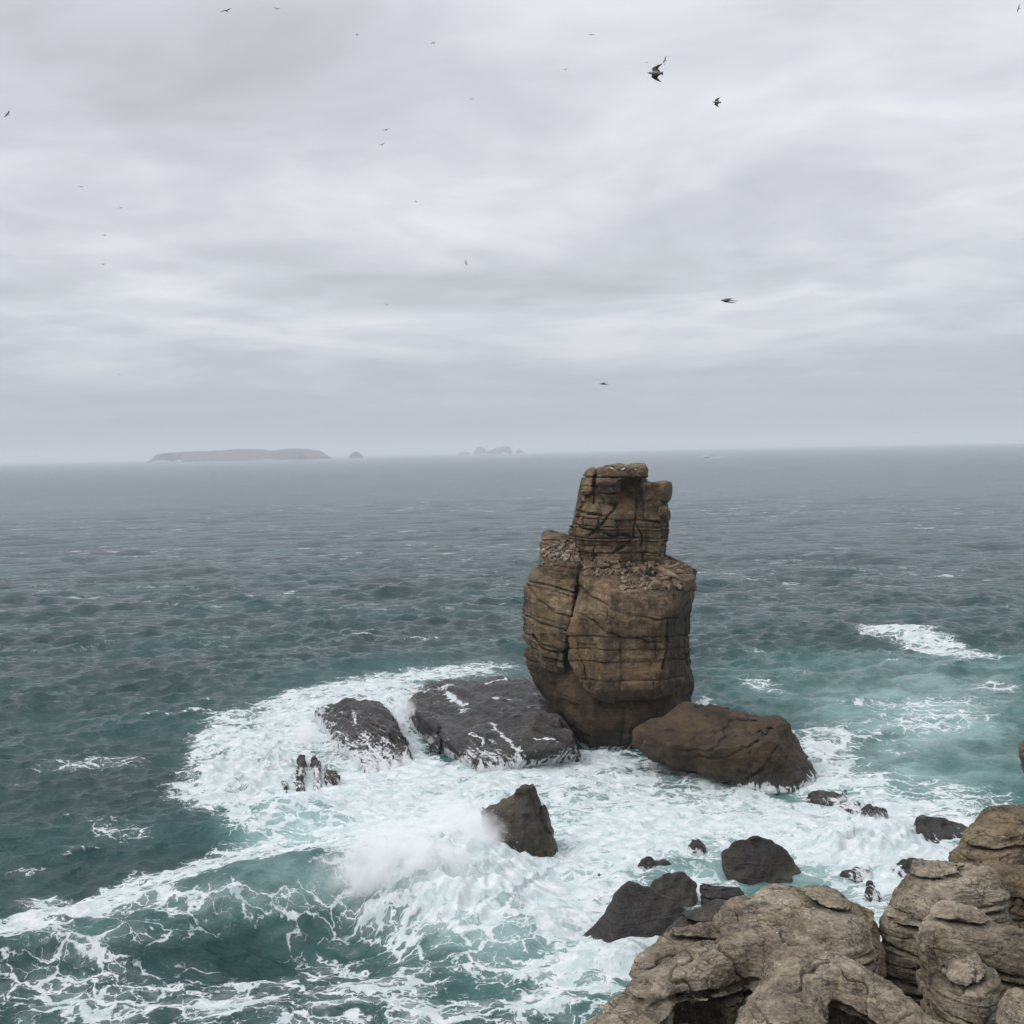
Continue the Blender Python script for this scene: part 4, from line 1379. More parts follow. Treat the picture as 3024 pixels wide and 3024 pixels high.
# left reef slab
pts = [ZP(932, 2100, 1.4), ZP(1004, 2078, 2.4), ZP(1038, 2066, 2.7), ZP(1123, 2069, 2.7), ZP(1130, 2098, 2.5), ZP(1166, 2122, 2.4), ZP(1192, 2178, 1.8), ZP(1215, 2226, 0.9), ZP(1226, 2284, -0.6),
       ZP(1153, 2304, -0.5), ZP(1098, 2314, -0.5), ZP(1016, 2262, -0.6), ZP(972, 2222, -0.6), ZP(932, 2160, -0.6), ZP(960, 2120, 1.8), ZP(1010, 2190, 1.6), ZP(1060, 2240, 1.0), ZP(1200, 2180, -1), ZP(1140, 2090, -1.5), ZP(930, 2090, -1.5)]
rock('reef_slab', Hull(pts, 8.0), 0.11, [rough((4, 0.55), (1.7, 0.28), (0.8, 0.15), (0.36, 0.09)), flow, gullies((0.55, -0.83), 0.8, 0.30, 9)], 'reef',
     'smaller wet black reef slab with white runnels, left of the broad slab', 'reef', RG,
     flow=[([(1070, 2138, 2.5), (1090, 2178, 2.0), (1118, 2222, 1.2), (1150, 2290, 0)], 0.30), ([(1048, 2078, 2.6), (1050, 2130, 2.3)], 0.25), ([(1050, 2190, 1.8), (1076, 2240, 0.9), (1100, 2300, 0)], 0.25),
           ([(940, 2110, 1.4), (934, 2160, 0)], 0.35), ([(975, 2150, 1.6), (985, 2230, 0)], 0.35), ([(1180, 2190, 1.6), (1210, 2270, 0)], 0.2), ([(1120, 2250, 0.8), (1180, 2295, 0)], 0.3), ([(1000, 2200, 1.2), (1020, 2260, 0)], 0.3)])
# fingers
fing = [([(872, 2330), (878, 2270), (888, 2225), (905, 2218), (914, 2240), (908, 2300), (905, 2346), (880, 2352)], 1.7, 'tallest ridge of black rock at the left end of the reef, streaked with foam'),
        ([(916, 2240), (926, 2230), (944, 2230), (952, 2262), (950, 2304), (938, 2300), (926, 2276)], 1.3, 'second ridge of black rock, between the tallest ridge and the short one'),
        ([(924, 2306), (940, 2300), (956, 2330), (954, 2344), (930, 2345)], 0.9, 'low black stub in front of the second ridge'),
        ([(964, 2280), (975, 2268), (992, 2270), (1008, 2296), (1004, 2318), (976, 2334), (966, 2310)], 1.3, 'short stepped ridge of black rock nearest the left reef slab'),
        ([(1000, 2320), (1010, 2316), (1016, 2326), (1006, 2332)], 0.5, 'tiny black lump right of the short stepped ridge'),
        ([(835, 2260), (850, 2246), (868, 2244), (872, 2258), (850, 2268)], 0.8, 'small black rock up left of the tallest ridge'),
        ([(836, 2336), (840, 2302), (855, 2294), (858, 2322), (852, 2348), (838, 2348)], 0.9, 'leftmost black stub of the reef, washed by foam'),
        ([(846, 2300), (850, 2288), (860, 2286), (858, 2298)], 0.5, 'tiny black lump above the leftmost stub')]
for i, (ol, ht, lab) in enumerate(fing):
    ht *= 0.85
    q = np.array([S(a, b + 10 * ht, 0.0) for a, b in ol])
    c = q.mean(0)
    pts = []
    for a in q:
        pts.append(a + np.array([0, 0, -1.2]))
        inner = c + (a - c) * 0.8
        f = (c[1] + (inner[1] - c[1]))
        pts.append(np.array([inner[0], inner[1] - 0.9 * ht, ht * (0.75 + 0.35 * (a[1] - c[1]) / max(np.ptp(q[:, 1]), 0.1))]))
    rock('reef_ridge', Hull(pts, 9.0), 0.075, [rough((1.2, 0.25), (0.55, 0.16), (0.26, 0.07)), strata_fn(30 + i, -3, 5, 0.2, 0.5, 0.1, 0.14, 0.06, dip=(0.1, 0.5), warp=0.3, wscale=2)],
         'finger', lab, 'rock', RG, band=0.8, pad=0.5)


def slab_rock(name, outline, Y, depth, h, mat, label, base_z=-1.2, inset=0.55, tilt=0.0, det=None, back=0.6, k=9.0, group=RG, ztop_back=None, lean=0.0, fine=True):
    """convex rock from its outline in the photo: outline standing at depth Y, thinner towards front and back"""
    q = np.array([P(a, b, Y + tilt * i) for i, (a, b) in enumerate(outline)])
    c = q.mean(0)
    c[2] = max(q[:, 2].min(), 0)
    pts = []
    zlo = q[:, 2].min()
    for a in q:
        hgt = (a[2] - zlo) / max(np.ptp(q[:, 2]), 0.01)
        pts.append(a)
        s = c + (a - c) * inset
        pts.append(np.array([s[0] + lean * hgt, s[1] - depth * (1 - 0.75 * hgt), s[2] * 0.9 + 0.1 * zlo]))
        pts.append(np.array([s[0], s[1] + depth * back, s[2]]))
    x0, x1 = q[:, 0].min(), q[:, 0].max()
    w_ = x1 - x0
    for fx in (0.12, 0.88):
        pts.append(np.array([x0 + w_ * fx, Y + 0.5 * depth, base_z]))
        pts.append(np.array([x0 + w_ * fx, Y - 0.6 * depth, base_z]))
    sd_ = int(abs(outline[0][0] * 7 + outline[0][1])) % 900
    det = (det or [rough((h * 22, h * 3.0), (h * 9, h * 2.2), (h * 4, h * 1.2))]) + [strata_fn(sd_, -6, 10, 0.25, 0.8, 0.05, 0.10, 0.05, dip=((sd_ % 7 - 3) * 0.12, (sd_ % 5 - 2) * 0.15), warp=0.35, wscale=2.5)]
    return rock(name, Hull(pts, k), h, det, mat, label, 'rock', group, band=max(0.7, h * 8), pad=max(0.5, h * 5))


# leaning brown boulder right of the stack
yb = S(2300, 2335)[1]
ol_front = [(1888, 2166), (1932, 2137), (1998, 2262), (1922, 2238), (1898, 2196)]
pts = [P(1888, 2166, yb + 7), P(1932, 2135, yb + 8), P(2047, 2086, yb + 9.5), P(2086, 2081, yb + 9.5), P(2146, 2088, yb + 9), P(2220, 2108, yb + 8), P(2290, 2130, yb + 6), P(2306, 2150, yb + 5),
       P(2345, 2200, yb + 4), P(2417, 2284, yb + 4), P(2399, 2324, yb + 1.8), P(2335, 2342, yb + 0.4), P(2265, 2338, yb + 0.6), P(2196, 2325, yb + 1.2), P(2121, 2300, yb + 1.4), P(1997, 2264, yb + 3.2),
       P(1922, 2239, yb + 5.2), P(1896, 2194, yb + 6.4),
       P(1980, 2200, yb + 2.4), P(2110, 2215, yb + 0.9), P(2190, 2165, yb + 2.6), P(2300, 2190, yb + 1.2),
       P(2000, 2130, yb + 14), P(2150, 2110, yb + 15), P(2300, 2150, yb + 13), P(2380, 2290, yb + 11), P(2050, 2260, yb + 13), P(2390, 2330, yb + 6), P(2250, 2350, yb + 5)]
lb = S(2230, 2330)
rock('leaning_boulder', Hull(pts, 14.0), 0.11, [rough((4.5, 0.7), (1.8, 0.42), (0.8, 0.22), (0.35, 0.12)),
     strata_fn(41, -6, 14, 0.5, 1.5, 0.2, 0.2, 0.09, dip=(0.28, -0.42), warp=0.5),
     crack_fn([[(2020, 2212), (2080, 2215), (2140, 2185), (2190, 2160), (2290, 2150)], [(2050, 2232), (2130, 2226), (2210, 2190), (2290, 2170)], [(2200, 2295), (2260, 2240), (2290, 2200)]], yb + 2, 0.25, 0.10)],
     'boulder', 'huge dark brown boulder leaning against the right foot of the stack', 'boulder', RG)
# small stone between reef and stack foot
slab_rock('rock', [(1690, 2246), (1692, 2228), (1702, 2222), (1712, 2230), (1715, 2250)], S(1702, 2248)[1], 0.7, 0.07, 'wet', 'small black stone at the foot of the stack, beside the reef slab')

# pointed rock in the middle of the surf
yp = S(1600, 2540)[1]
rock('pointed_rock', Loft([
    LV(-1.2, [(1412, yp + 1.0), (1470, yp - 1.2), (1538, yp - 1.4), (1622, yp - 0.2), (1652, yp + 1.4), (1560, yp + 3.4)]),
    LV(0.4, [(1416, yp + 1.0), (1470, yp - 0.8), (1536, yp - 1.0), (1628, yp), (1654, yp + 1.4), (1560, yp + 3.2)]),
    LV(1.9, [(1424, yp + 1.2), (1476, yp - 0.2), (1540, yp - 0.5), (1624, yp + .4), (1641, yp + 1.4), (1560, yp + 3.0)]),
    LV(3.55, [(1422, yp + 1.7), (1478, yp + 0.7), (1548, yp + 0.2), (1604, yp + .8), (1620, yp + 1.6), (1560, yp + 2.8)]),
    LV(3.8, [(1478, yp + 1.8), (1500, yp + 1.0), (1552, yp + 0.5), (1602, yp + 1), (1616, yp + 1.6), (1560, yp + 2.6)]),
    LV(4.35, [(1498, yp + 1.8), (1512, yp + 1.2), (1552, yp + 0.8), (1596, yp + 1.1), (1609, yp + 1.6), (1560, yp + 2.4)]),
    LV(5.1, [(1516, yp + 1.7), (1528, yp + 1.3), (1552, yp + 1.0), (1586, yp + 1.2), (1598, yp + 1.6), (1560, yp + 2.1)]),
], rnd=0.12), 0.085, [rough((2.4, 0.35), (1.0, 0.2), (0.45, 0.12), (0.22, 0.06)), gullies((0.25, -1), 0.7, 0.12, 13),
                      crack_fn([[(1580, 2316), (1588, 2350), (1600, 2400), (1625, 2460)]], yp + 1, 0.3, 0.12)],
     'olive', 'dark jagged pointed rock standing in the white water, brown near its tip', 'rock', RG)

slab_rock('rock', [(2135, 2520), (2165, 2498), (2194, 2482), (2238, 2470), (2250, 2482), (2285, 2492), (2326, 2530), (2357, 2566), (2380, 2610), (2330, 2640), (2259, 2618), (2216, 2590), (2158, 2556)], S(2270, 2600)[1] + 1.0, 2.2, 0.10,
          'olive', 'large dark humped boulder behind the topmost grey foreground slab', det=[rough((2.2, 0.28), (0.9, 0.16), (0.4, 0.08)), strata_fn(51, -6, 8, 0.25, 0.6, 0.08, 0.10, 0.06, dip=(0.5, 0.1), warp=0.3)])
slab_rock('rock', [(2031, 2496), (2043, 2472), (2068, 2470), (2088, 2498), (2074, 2518), (2050, 2510)], S(2060, 2514)[1], 0.8, 0.06, 'wet', 'small lone dark wedge of rock, above the big humped boulder')
slab_rock('rock', [(1873, 2556), (1879, 2533), (1902, 2525), (1959, 2529), (2010, 2542), (2046, 2556), (1990, 2566), (1948, 2572), (1880, 2568)], S(1950, 2566)[1], 1.2, 0.07, 'wet', 'low flat dark rock with a foamy top, left of the lone wedge')
slab_rock('rock', [(1910, 2606), (1950, 2590), (1990, 2580), (2021, 2572), (2042, 2579), (2058, 2600), (2068, 2664), (2021, 2672), (1960, 2650)], S(2030, 2664)[1], 1.7, 0.08, 'olive', 'olive topped dark boulder between the wide sloping rock and the layered slab')
slab_rock('rock', [(1700, 2790), (1740, 2735), (1772, 2694), (1822, 2636), (1860, 2609), (1907, 2616), (1960, 2640), (2010, 2660), (2034, 2692), (2010, 2740), (1940, 2780), (1830, 2800)], S(1880, 2765)[1], 2.4, 0.10, 'wet',
          'wide black sloping rock with white water pouring over its lower half', det=[rough((2.2, 0.2), (0.9, 0.1), (0.4, 0.06))])
slab_rock('rock', [(2060, 2598), (2110, 2600), (2184, 2616), (2210, 2660), (2160, 2700), (2078, 2676)], S(2120, 2690)[1], 1.6, 0.08, 'wet', 'dark layered slab in the water just left of the topmost foreground slab',
          det=[rough((1.5, 0.15), (0.6, 0.08)), strata_fn(53, -6, 8, 0.15, 0.3, 0.06, 0.09, 0.04, dip=(0.05, 0.0), warp=0.15)])
slab_rock('rock', [(2536, 2640), (2548, 2604), (2560, 2590), (2578, 2590), (2590, 2616), (2612, 2652), (2580, 2658), (2548, 2658)], S(2575, 2655)[1], 1.0, 0.06, 'finger', 'small dark pyramid of rock in the foam between the two foreground masses')
slab_rock('rock', [(2476, 2570), (2500, 2562), (2550, 2560), (2590, 2568), (2586, 2590), (2520, 2594)], S(2530, 2588)[1], 1.2, 0.06, 'awash', 'low dark rock awash above the small pyramid rock', base_z=-1.4)
slab_rock('rock', [(2690, 2420), (2702, 2400), (2750, 2400), (2796, 2410), (2850, 2426), (2868, 2446), (2840, 2470), (2780, 2480), (2700, 2468)], S(2780, 2470)[1], 2.4, 0.09, 'awash', 'broad rounded rock awash with water pouring off its front, by the right-hand cliff')
slab_rock('rock', [(2378, 2354), (2400, 2336), (2428, 2332), (2470, 2340), (2508, 2350), (2470, 2360), (2420, 2362)], S(2440, 2358)[1], 1.3, 0.07, 'wet', 'low flat dark rock just right of the huge leaning boulder')
slab_rock('rock', [(2464, 2370), (2490, 2357), (2530, 2356), (2552, 2370), (2530, 2390), (2490, 2386)], S(2510, 2384)[1], 1.3, 0.07, 'awash', 'grey wet rounded rock right of the low flat rock')
slab_rock('rock', [(2542, 2400), (2556, 2372), (2590, 2366), (2626, 2390), (2620, 2424), (2560, 2424)], S(2585, 2418)[1], 1.4, 0.07, 'awash', 'rounded rock veiled in water, in the gap before the broad rock awash')
slab_rock('rock', [(2622, 2570), (2640, 2540), (2690, 2534), (2728, 2530), (2730, 2570), (2680, 2584)], S(2680, 2580)[1], 1.3, 0.06, 'awash', 'dark rock under tumbling foam against the right-hand column of rock', base_z=-1.4)
slab_rock('rock', [(2470, 2532), (2486, 2524), (2506, 2522), (2510, 2532), (2490, 2536)], S(2490, 2535)[1], 0.6, 0.05, 'wet', 'small reddish brown rock just breaking the foam right of the humped boulder')
slab_rock('rock', [(2476, 2332), (2490, 2325), (2508, 2328), (2500, 2336)], S(2492, 2335)[1], 0.7, 0.05, 'wet', 'small reddish rock in the foam beyond the low flat dark rock')
slab_rock('rock', [(1752, 2586), (1764, 2572), (1782, 2574), (1790, 2588)], S(1772, 2586)[1], 0.7, 0.05, 'wet', 'tiny dark rock in the foam right of the pointed rock')


# ------------------------------------------------------------------ eroded limestone in front of the viewer
def RP(px, py, Y, r):
    """ridge point: crest seen at (px, py) at depth Y, half-width r"""
    q = P(px, py, Y)
    return (q[0], q[1], q[2], r)


def lam_fn(seed, t0, t1, inset, groove, gw, dip=(0, 0), warp=0.35, ws=2.2, amt=1.0):
    return strata_fn(seed, -8, 40, t0, t1, inset, groove, gw, dip=dip, warp=warp, wscale=ws)


def flakes(V, N):
    """thin scales that break off along the bedding, plus pitting"""
    p = V
    a = lam2(p) * np.clip(1.15 - np.abs(N[:, 2]), 0.15, 1)
    # scaly plates on the flatter tops: plateaus of a warped noise, with sharp edges
    q = p * np.array([1, 1, 1.6], dtype=np.float32)
    n = fbm(q, 0.72, 3, 71)
    plate = np.floor(n * 2.6 + 0.3 * vn(p, 0.2, 77)) / 2.6
    b = 0.085 * plate * np.clip(N[:, 2] + 0.5, 0.2, 1)
    c = 0.020 * vn(p, 0.16, 79) + 0.013 * vn(p, 0.08, 83)
    k = fbm(p, 1.3, 2, 91)
    crack = -0.15 * np.exp(-(k / 0.026) ** 2) * (vn(p, 2.1, 93) > -0.05)
    return a + b + c + crack


lam2 = strata_fn(61, -8, 40, 0.07, 0.22, 0.06, -0.06, 0.025, dip=(0.03, 0.06), warp=0.22, wscale=1.6)
_l2 = lam2
lam2 = lambda p: -np.abs(_l2(p)) * 0.9 + 0.02
lam1 = strata_fn(62, -8, 40, 0.3, 1.0, 0.09, 0.24, 0.05, dip=(0.03, 0.06), warp=0.4, wscale=2.6)
fr = [rough((3.2, 0.16), (1.4, 0.10), (0.6, 0.055), (0.28, 0.03)), lam1, lambda p: np.full(len(p), -0.13, dtype=np.float32)]


def crag(name, chains, h, label, mat='fore', dig=(), rnd=0.75, blend=0.45, taper=0.05, zbot=-1.0, cat='rock', group='eroded rocks in the foreground', sub=1):
    sh = Ridges(chains, zbot=zbot, rnd=rnd, blend=blend, taper=taper, dig=dig)
    return rock(name, sh, h, fr, mat, label, cat, group, sub=sub, fine=flakes, band=0.8, pad=0.6)


FG = 'eroded rocks in the foreground'
# left mass: far slab, knob, left lobe, right-running ridge, middle nose; two hollows between them
left_chains = [
    [RP(2205, 2665, 30.8, 0.75), RP(2310, 2655, 30.8, 1.2), RP(2410, 2655, 30.6, 1.25), RP(2455, 2720, 29.2, 1.05)],
    [RP(2200, 2730, 28.5, 0.55), RP(2250, 2745, 28.2, 0.6)],
    [RP(2330, 2775, 27.9, 0.95), RP(2450, 2835, 27.0, 0.95), RP(2565, 2888, 26.3, 0.72), RP(2675, 2965, 25.3, 0.66), RP(2790, 3080, 23.9, 0.8)],
    [RP(2140, 2775, 27.9, 0.52), RP(2040, 2832, 27.3, 0.5), RP(1930, 2900, 26.3, 0.82), RP(1845, 2985, 25.0, 1.0), RP(1830, 3110, 23.5, 1.1)],
    [RP(1880, 3150, 23.0, 0.6), RP(2080, 3190, 22.8, 0.6), RP(2330, 3190, 22.6, 0.8)],
    [RP(2400, 3180, 22.8, 0.6), RP(2620, 3170, 23.0, 0.6), RP(2800, 3150, 23.2, 0.7)],
    [RP(2350, 2850, 26.8, 0.85), RP(2320, 2940, 25.6, 0.92), RP(2310, 3030, 24.4, 1.12), RP(2320, 3140, 23.1, 1.3)],
]
d1 = P(2082, 2975, 25.2)
d2 = P(2560, 3005, 24.7)
crag('foreground_crag', left_chains, 0.075, 'large scaly grey limestone crag with two dark hollows, at the bottom of the view', dig=[
    (d1[0], 26.6, 15.6, 1.0, 1.5, 1.1), (d1[0] - 0.1, 25.5, 16.0, 0.85, 1.25, 2.6),
    (d2[0] - 0.55, 26.0, 15.85, 0.7, 0.85, 0.62), (d2[0] + 0.2, 25.6, 15.65, 0.95, 0.9, 0.62), (d2[0] + 1.0, 24.9, 15.45, 1.0, 0.9, 0.62), (d2[0] + 1.9, 24.2, 15.2, 1.0, 0.9, 0.6)],
     zbot=4.0, taper=0.05)
# dark flank behind on the left, down towards the wide black rock
crag('rock', [[RP(2130, 2680, 34.5, 0.9), RP(2050, 2715, 34.0, 0.85), RP(2006, 2742, 33.6, 0.5)]], 0.09, 'dark brown shoulder of rock behind the left side of the scaly crag', mat='olive', zbot=2.0, taper=0.10)
crag('rock', [[RP(2110, 2762, 31.0, 0.6), RP(2010, 2772, 31.0, 0.52), RP(1960, 2800, 30.6, 0.45), RP(1910, 2842, 30.0, 0.35)]], 0.08, 'brown flat-topped ledge with a black overhang, left of the scaly crag', zbot=6.0, taper=-0.02)
# dark rock peeping out behind the right end of the far slab
crag('rock', [[RP(2500, 2672, 33.0, 0.5), RP(2535, 2684, 32.6, 0.55), RP(2552, 2760, 31.2, 0.5), RP(2568, 2830, 30.0, 0.4)]], 0.09, 'dark narrow rock behind the right shoulder of the scaly crag', mat='cliff', zbot=3.0, taper=0.03)

# right-hand group
crag('rock', [[RP(2748, 2568, 33.4, 0.75), RP(2820, 2566, 33.4, 0.95), RP(2890, 2570, 33.2, 0.75)], [RP(2700, 2620, 33.0, 0.6), RP(2665, 2680, 32.5, 0.6)], [RP(2740, 2630, 32.4, 0.6), RP(2790, 2640, 31.8, 0.6)]], 0.085,
     'tall column of rock with a flat grey top, across the gap from the scaly crag', zbot=-1.0, taper=0.005, rnd=0.45)
crag('rock', [[RP(2808, 2672, 29.6, 0.62), RP(2880, 2700, 29.3, 0.62), RP(2960, 2740, 29.0, 0.72), RP(3060, 2790, 28.6, 0.9)], [RP(2770, 2706, 29.2, 0.38), RP(2760, 2760, 28.4, 0.4)]], 0.075,
     'curving grey ridge with an arched hollow under it, at the right edge', zbot=2.0, taper=-0.03)
crag('rock', [[RP(2785, 2762, 27.0, 0.34), RP(2830, 2805, 26.5, 0.58), RP(2862, 2860, 25.8, 0.62)]], 0.07,
     'rounded nose of banded rock leaning under the curving ridge', zbot=2.0, taper=0.012, rnd=0.55)
crag('rock', [[RP(3020, 2935, 23.4, 0.45), RP(3070, 2960, 23.0, 0.6)]], 0.07, 'rounded grey rock cut off by the lower right corner', zbot=6.0, taper=0.03)
crag('rock', [[RP(2990, 2408, 41.0, 1.3), RP(3080, 2420, 41.0, 2.0)], [RP(2935, 2450, 40.0, 1.0), RP(2890, 2505, 39.0, 0.8)], [RP(2960, 2560, 37.4, 0.9), RP(3060, 2580, 37.0, 1.2)]], 0.09,
     'yellowish flaky crag with a black cave below it, at the right edge', mat='cliff', zbot=-1.0, taper=0.02, rnd=0.5)
rock('rock', Hull([P(3004, 2224, 62), P(3010, 2204, 62.4), P(3026, 2186, 62.6), P(3014, 2238, 62.2), P(3030, 2252, 62.4), P(3070, 2300, 62.4), P(3080, 2150, 63), P(3160, 2140, 64), P(3160, 2340, 62),
     P(3040, 2200, 64.5), P(3100, 2250, 66), P(3110, 2330, 60.5), P(3060, 2230, 60.8), P(3200, 2240, 64), S(3150, 2500), S(3220, 2480), S(3200, 2400)], 12.0), 0.11,
     [rough((1.8, 0.3), (0.8, 0.16), (0.35, 0.07)), lam1], 'cliff', 'small jutting end of a cliff at the far right edge, above the water', 'rock', FG)


# ------------------------------------------------------------------ far islands and the boat
def island(name, prof, D, depth, label, seed, base=-2.0):
    xs_px = np.array([p[0] for p in prof])
    tops = [P(p[0], p[1], D) for p in prof]
    tx = np.array([t[0] for t in tops])
    tz = np.maximum(np.array([t[2] for t in tops]), 0.5)
    n, m_ = 140, 26
    X = np.linspace(tx[0], tx[-1], n)
    T = np.linspace(0, 1, m_)
    GX, GT = np.meshgrid(X, T, indexing='ij')
    top = np.interp(GX, tx, tz)
    p = np.stack([GX, GT * depth, 0 * GX], -1).reshape(-1, 3).astype(np.float32)
    nz = fbm(p, (depth * 0.25,) * 3, 4, seed).reshape(GX.shape)
    edge = np.clip(np.minimum(GT / 0.10, (1 - GT) / 0.2), 0, 1)
    prof_y = np.clip(edge * 1.15 + 0.25 * nz * (edge < 1), 0, 1) ** 0.6
    Zz = base + (top - base) * prof_y * (1 + 0.05 * nz * (GT > 0.25)) - 0.10 * top * np.abs(GT - 0.45)
    YY = D + (GT - 0.02) * depth + 0.12 * depth * nz * (1 - edge)
    V = np.stack([GX, YY, np.maximum(Zz, base)], -1).reshape(-1, 3)
    idx = np.arange(n * m_).reshape(n, m_)
    F = np.stack([idx[:-1, :-1], idx[1:, :-1], idx[1:, 1:], idx[:-1, 1:]], -1).reshape(-1, 4)
    loc = (float(X.mean()), D, 0)
    o = link(name, mesh_from(name, V, F, loc=loc), M['island'], None, loc)
    return tag(o, label, 'island')


island('island', [(436, 1360), (446, 1352), (456, 1341), (481, 1337), (520, 1335), (555, 1333), (600, 1332), (648, 1330), (711, 1326), (740, 1326), (760, 1327), (788, 1333), (810, 1328), (835, 1325), (870, 1325),
                  (891, 1326), (910, 1329), (922, 1333), (934, 1343), (946, 1349)], 10000, 700, 'long flat-topped island fading into haze on the horizon, left', 3)
island('islet', [(1030, 1348), (1034, 1341), (1042, 1336), (1048, 1333), (1056, 1335), (1064, 1341), (1068, 1347)], 10600, 110, 'small humped islet right of the long flat-topped island', 4)
island('islet', [(1398, 1340), (1402, 1329), (1410, 1320), (1422, 1320), (1432, 1325), (1436, 1332), (1444, 1330), (1462, 1324), (1484, 1318), (1500, 1318), (1508, 1324), (1514, 1337)], 15500, 260, 'faint jagged twin islet far off in the haze, near mid horizon', 5)
island('islet', [(1520, 1338), (1526, 1329), (1534, 1327), (1542, 1331), (1548, 1337)], 16200, 110, 'faint tiny islet just right of the jagged twin islet', 6)
island('islet', [(1354, 1341), (1362, 1334), (1376, 1334), (1390, 1340)], 16200, 110, 'faint low islet just left of the jagged twin islet', 7)

# white motor boat heading left with its wake
M['hull'] = flat_mat('white_paint', (0.78, 0.79, 0.80), 0.4)
M['glass'] = flat_mat('dark_glass', (0.03, 0.035, 0.04), 0.2)
M['wake'] = flat_mat('wake_foam', (0.80, 0.83, 0.85), 0.8, 0.15, 0.6)
bp = S(2085, 1352.5)
LB = 24 * bp[1] / FPX
boat = empty('motor_boat', (bp[0], bp[1], 0), 'white motor boat far out near the horizon, heading left with a short wake', 'boat')


def mesh_bm(fn):
    bm = bmesh.new()
    fn(bm)
    me = bpy.data.meshes.new('m')
    bm.to_mesh(me)
    bm.free()
    return me


def boxes(lst, bev=0.0):
    def fn(bm):
        for (x0, x1, y0, y1, z0, z1, sx) in lst:
            vs = [bm.verts.new(q) for q in [(x0, y0, z0), (x1, y0, z0), (x1, y1, z0), (x0, y1, z0), (x0 + sx, y0 * .9, z1), (x1, y0 * .9, z1), (x1, y1 * .9, z1), (x0 + sx, y1 * .9, z1)]]
            for f in [(3, 2, 1, 0), (4, 5, 6, 7), (0, 1, 5, 4), (1, 2, 6, 5), (2, 3, 7, 6), (3, 0, 4, 7)]:
                bm.faces.new([vs[i] for i in f])
    return fn


def hull_fn(bm):
    rings = []
    n = 9
    for i in range(n):
        t = i / (n - 1)
        x = LB * (t - 0.42)
        wd = LB * 0.15 * min(1, (t / 0.45)) ** 0.6 * (1 if t < .9 else .92)
        zt = LB * (0.17 - 0.08 * min(t / 0.6, 1))
        rings.append([bm.verts.new(q) for q in [(x - (1 - min(t * 3, 1)) * LB * .05, -wd, zt), (x, -wd * 0.6, 0), (x, 0, -LB * .03), (x, wd * 0.6, 0), (x - (1 - min(t * 3, 1)) * LB * .05, wd, zt)]])
    for a, b in zip(rings[:-1], rings[1:]):
        for k in range(4):
            bm.faces.new((a[k], b[k], b[k + 1], a[k + 1]))
        bm.faces.new((a[4], b[4], b[0], a[0]))
    bm.faces.new(rings[-1])
    bmesh.ops.recalc_face_normals(bm, faces=bm.faces)


def bpart(name, me, mat, loc=(0, 0, 0)):
    o = bpy.data.objects.new(name, me)
    me.name = name
    C.objects.link(o)
    o.parent = boat
    o.location = loc
    me.materials.append(M[mat])
    return o


bpart('hull', mesh_bm(hull_fn), 'hull')
w2 = LB * .11
bpart('cabin', mesh_bm(boxes([(-LB * .12, LB * .14, -w2, w2, LB * .10, LB * .19, LB * .05)])), 'hull')
bpart('window', mesh_bm(boxes([(-LB * .06, LB * .10, -w2 * 1.03, w2 * 1.03, LB * .135, LB * .17, LB * .02)])), 'glass')
bpart('bridge', mesh_bm(boxes([(-LB * .02, LB * .12, -w2 * .8, w2 * .8, LB * .20, LB * .25, LB * .02), (-LB * .04, LB * .13, -w2 * .9, w2 * .9, LB * .29, LB * .305, 0), (LB * .1, LB * .12, -w2 * .7, -w2 * .6, LB * .25, LB * .29, 0), (LB * .1, LB * .12, w2 * .6, w2 * .7, LB * .25, LB * .29, 0)])), 'hull')
bpart('mast', mesh_bm(boxes([(LB * .06, LB * .07, -.1, .1, LB * .305, LB * .42, 0)])), 'hull')


def wake_fn(bm):
    rs = np.random.RandomState(2)
    for k in range(26):
        x = bp[0] + LB * (0.4 + 0.085 * k)
        if 5 < k < 9:
            continue
        y = bp[1] + rs.uniform(-6, 6) + k * 0.8
        l_, d_ = LB * rs.uniform(.05, .12), rs.uniform(2, 6)
        z = 0.9
        vs = [bm.verts.new((x + a - bp[0], y + b - bp[1], z + c)) for a, b, c in [(-l_, 0, 0), (0, -d_, 0), (l_, 0, 0), (0, d_, 0), (0, 0, rs.uniform(.3, .9))]]
        for i in range(4):
            bm.faces.new((vs[i], vs[(i + 1) % 4], vs[4]))


wk = bpy.data.objects.new('wake', mesh_bm(wake_fn))
C.objects.link(wk)
wk.location = (bp[0], bp[1], 0)
wk.data.materials.append(M['wake'])
tag(wk, 'white broken wake trailing to the right of the boat', 'wake', kind='stuff')


# ------------------------------------------------------------------ gulls
M['gull_white'] = flat_mat('white_feathers', (0.55, 0.54, 0.52), 0.8)
M['gull_grey'] = flat_mat('grey_feathers', (0.17, 0.175, 0.185), 0.8)
M['gull_black'] = flat_mat('black_feathers', (0.025, 0.024, 0.025), 0.8)
M['gull_brown'] = flat_mat('mottled_brown_feathers', (0.10, 0.085, 0.072), 0.8, 0.4, 30)
M['gull_pale'] = flat_mat('mottled_pale_feathers', (0.30, 0.28, 0.25), 0.8, 0.3, 30)
M['gull_beak'] = flat_mat('yellow_beak', (0.45, 0.28, 0.05), 0.5)


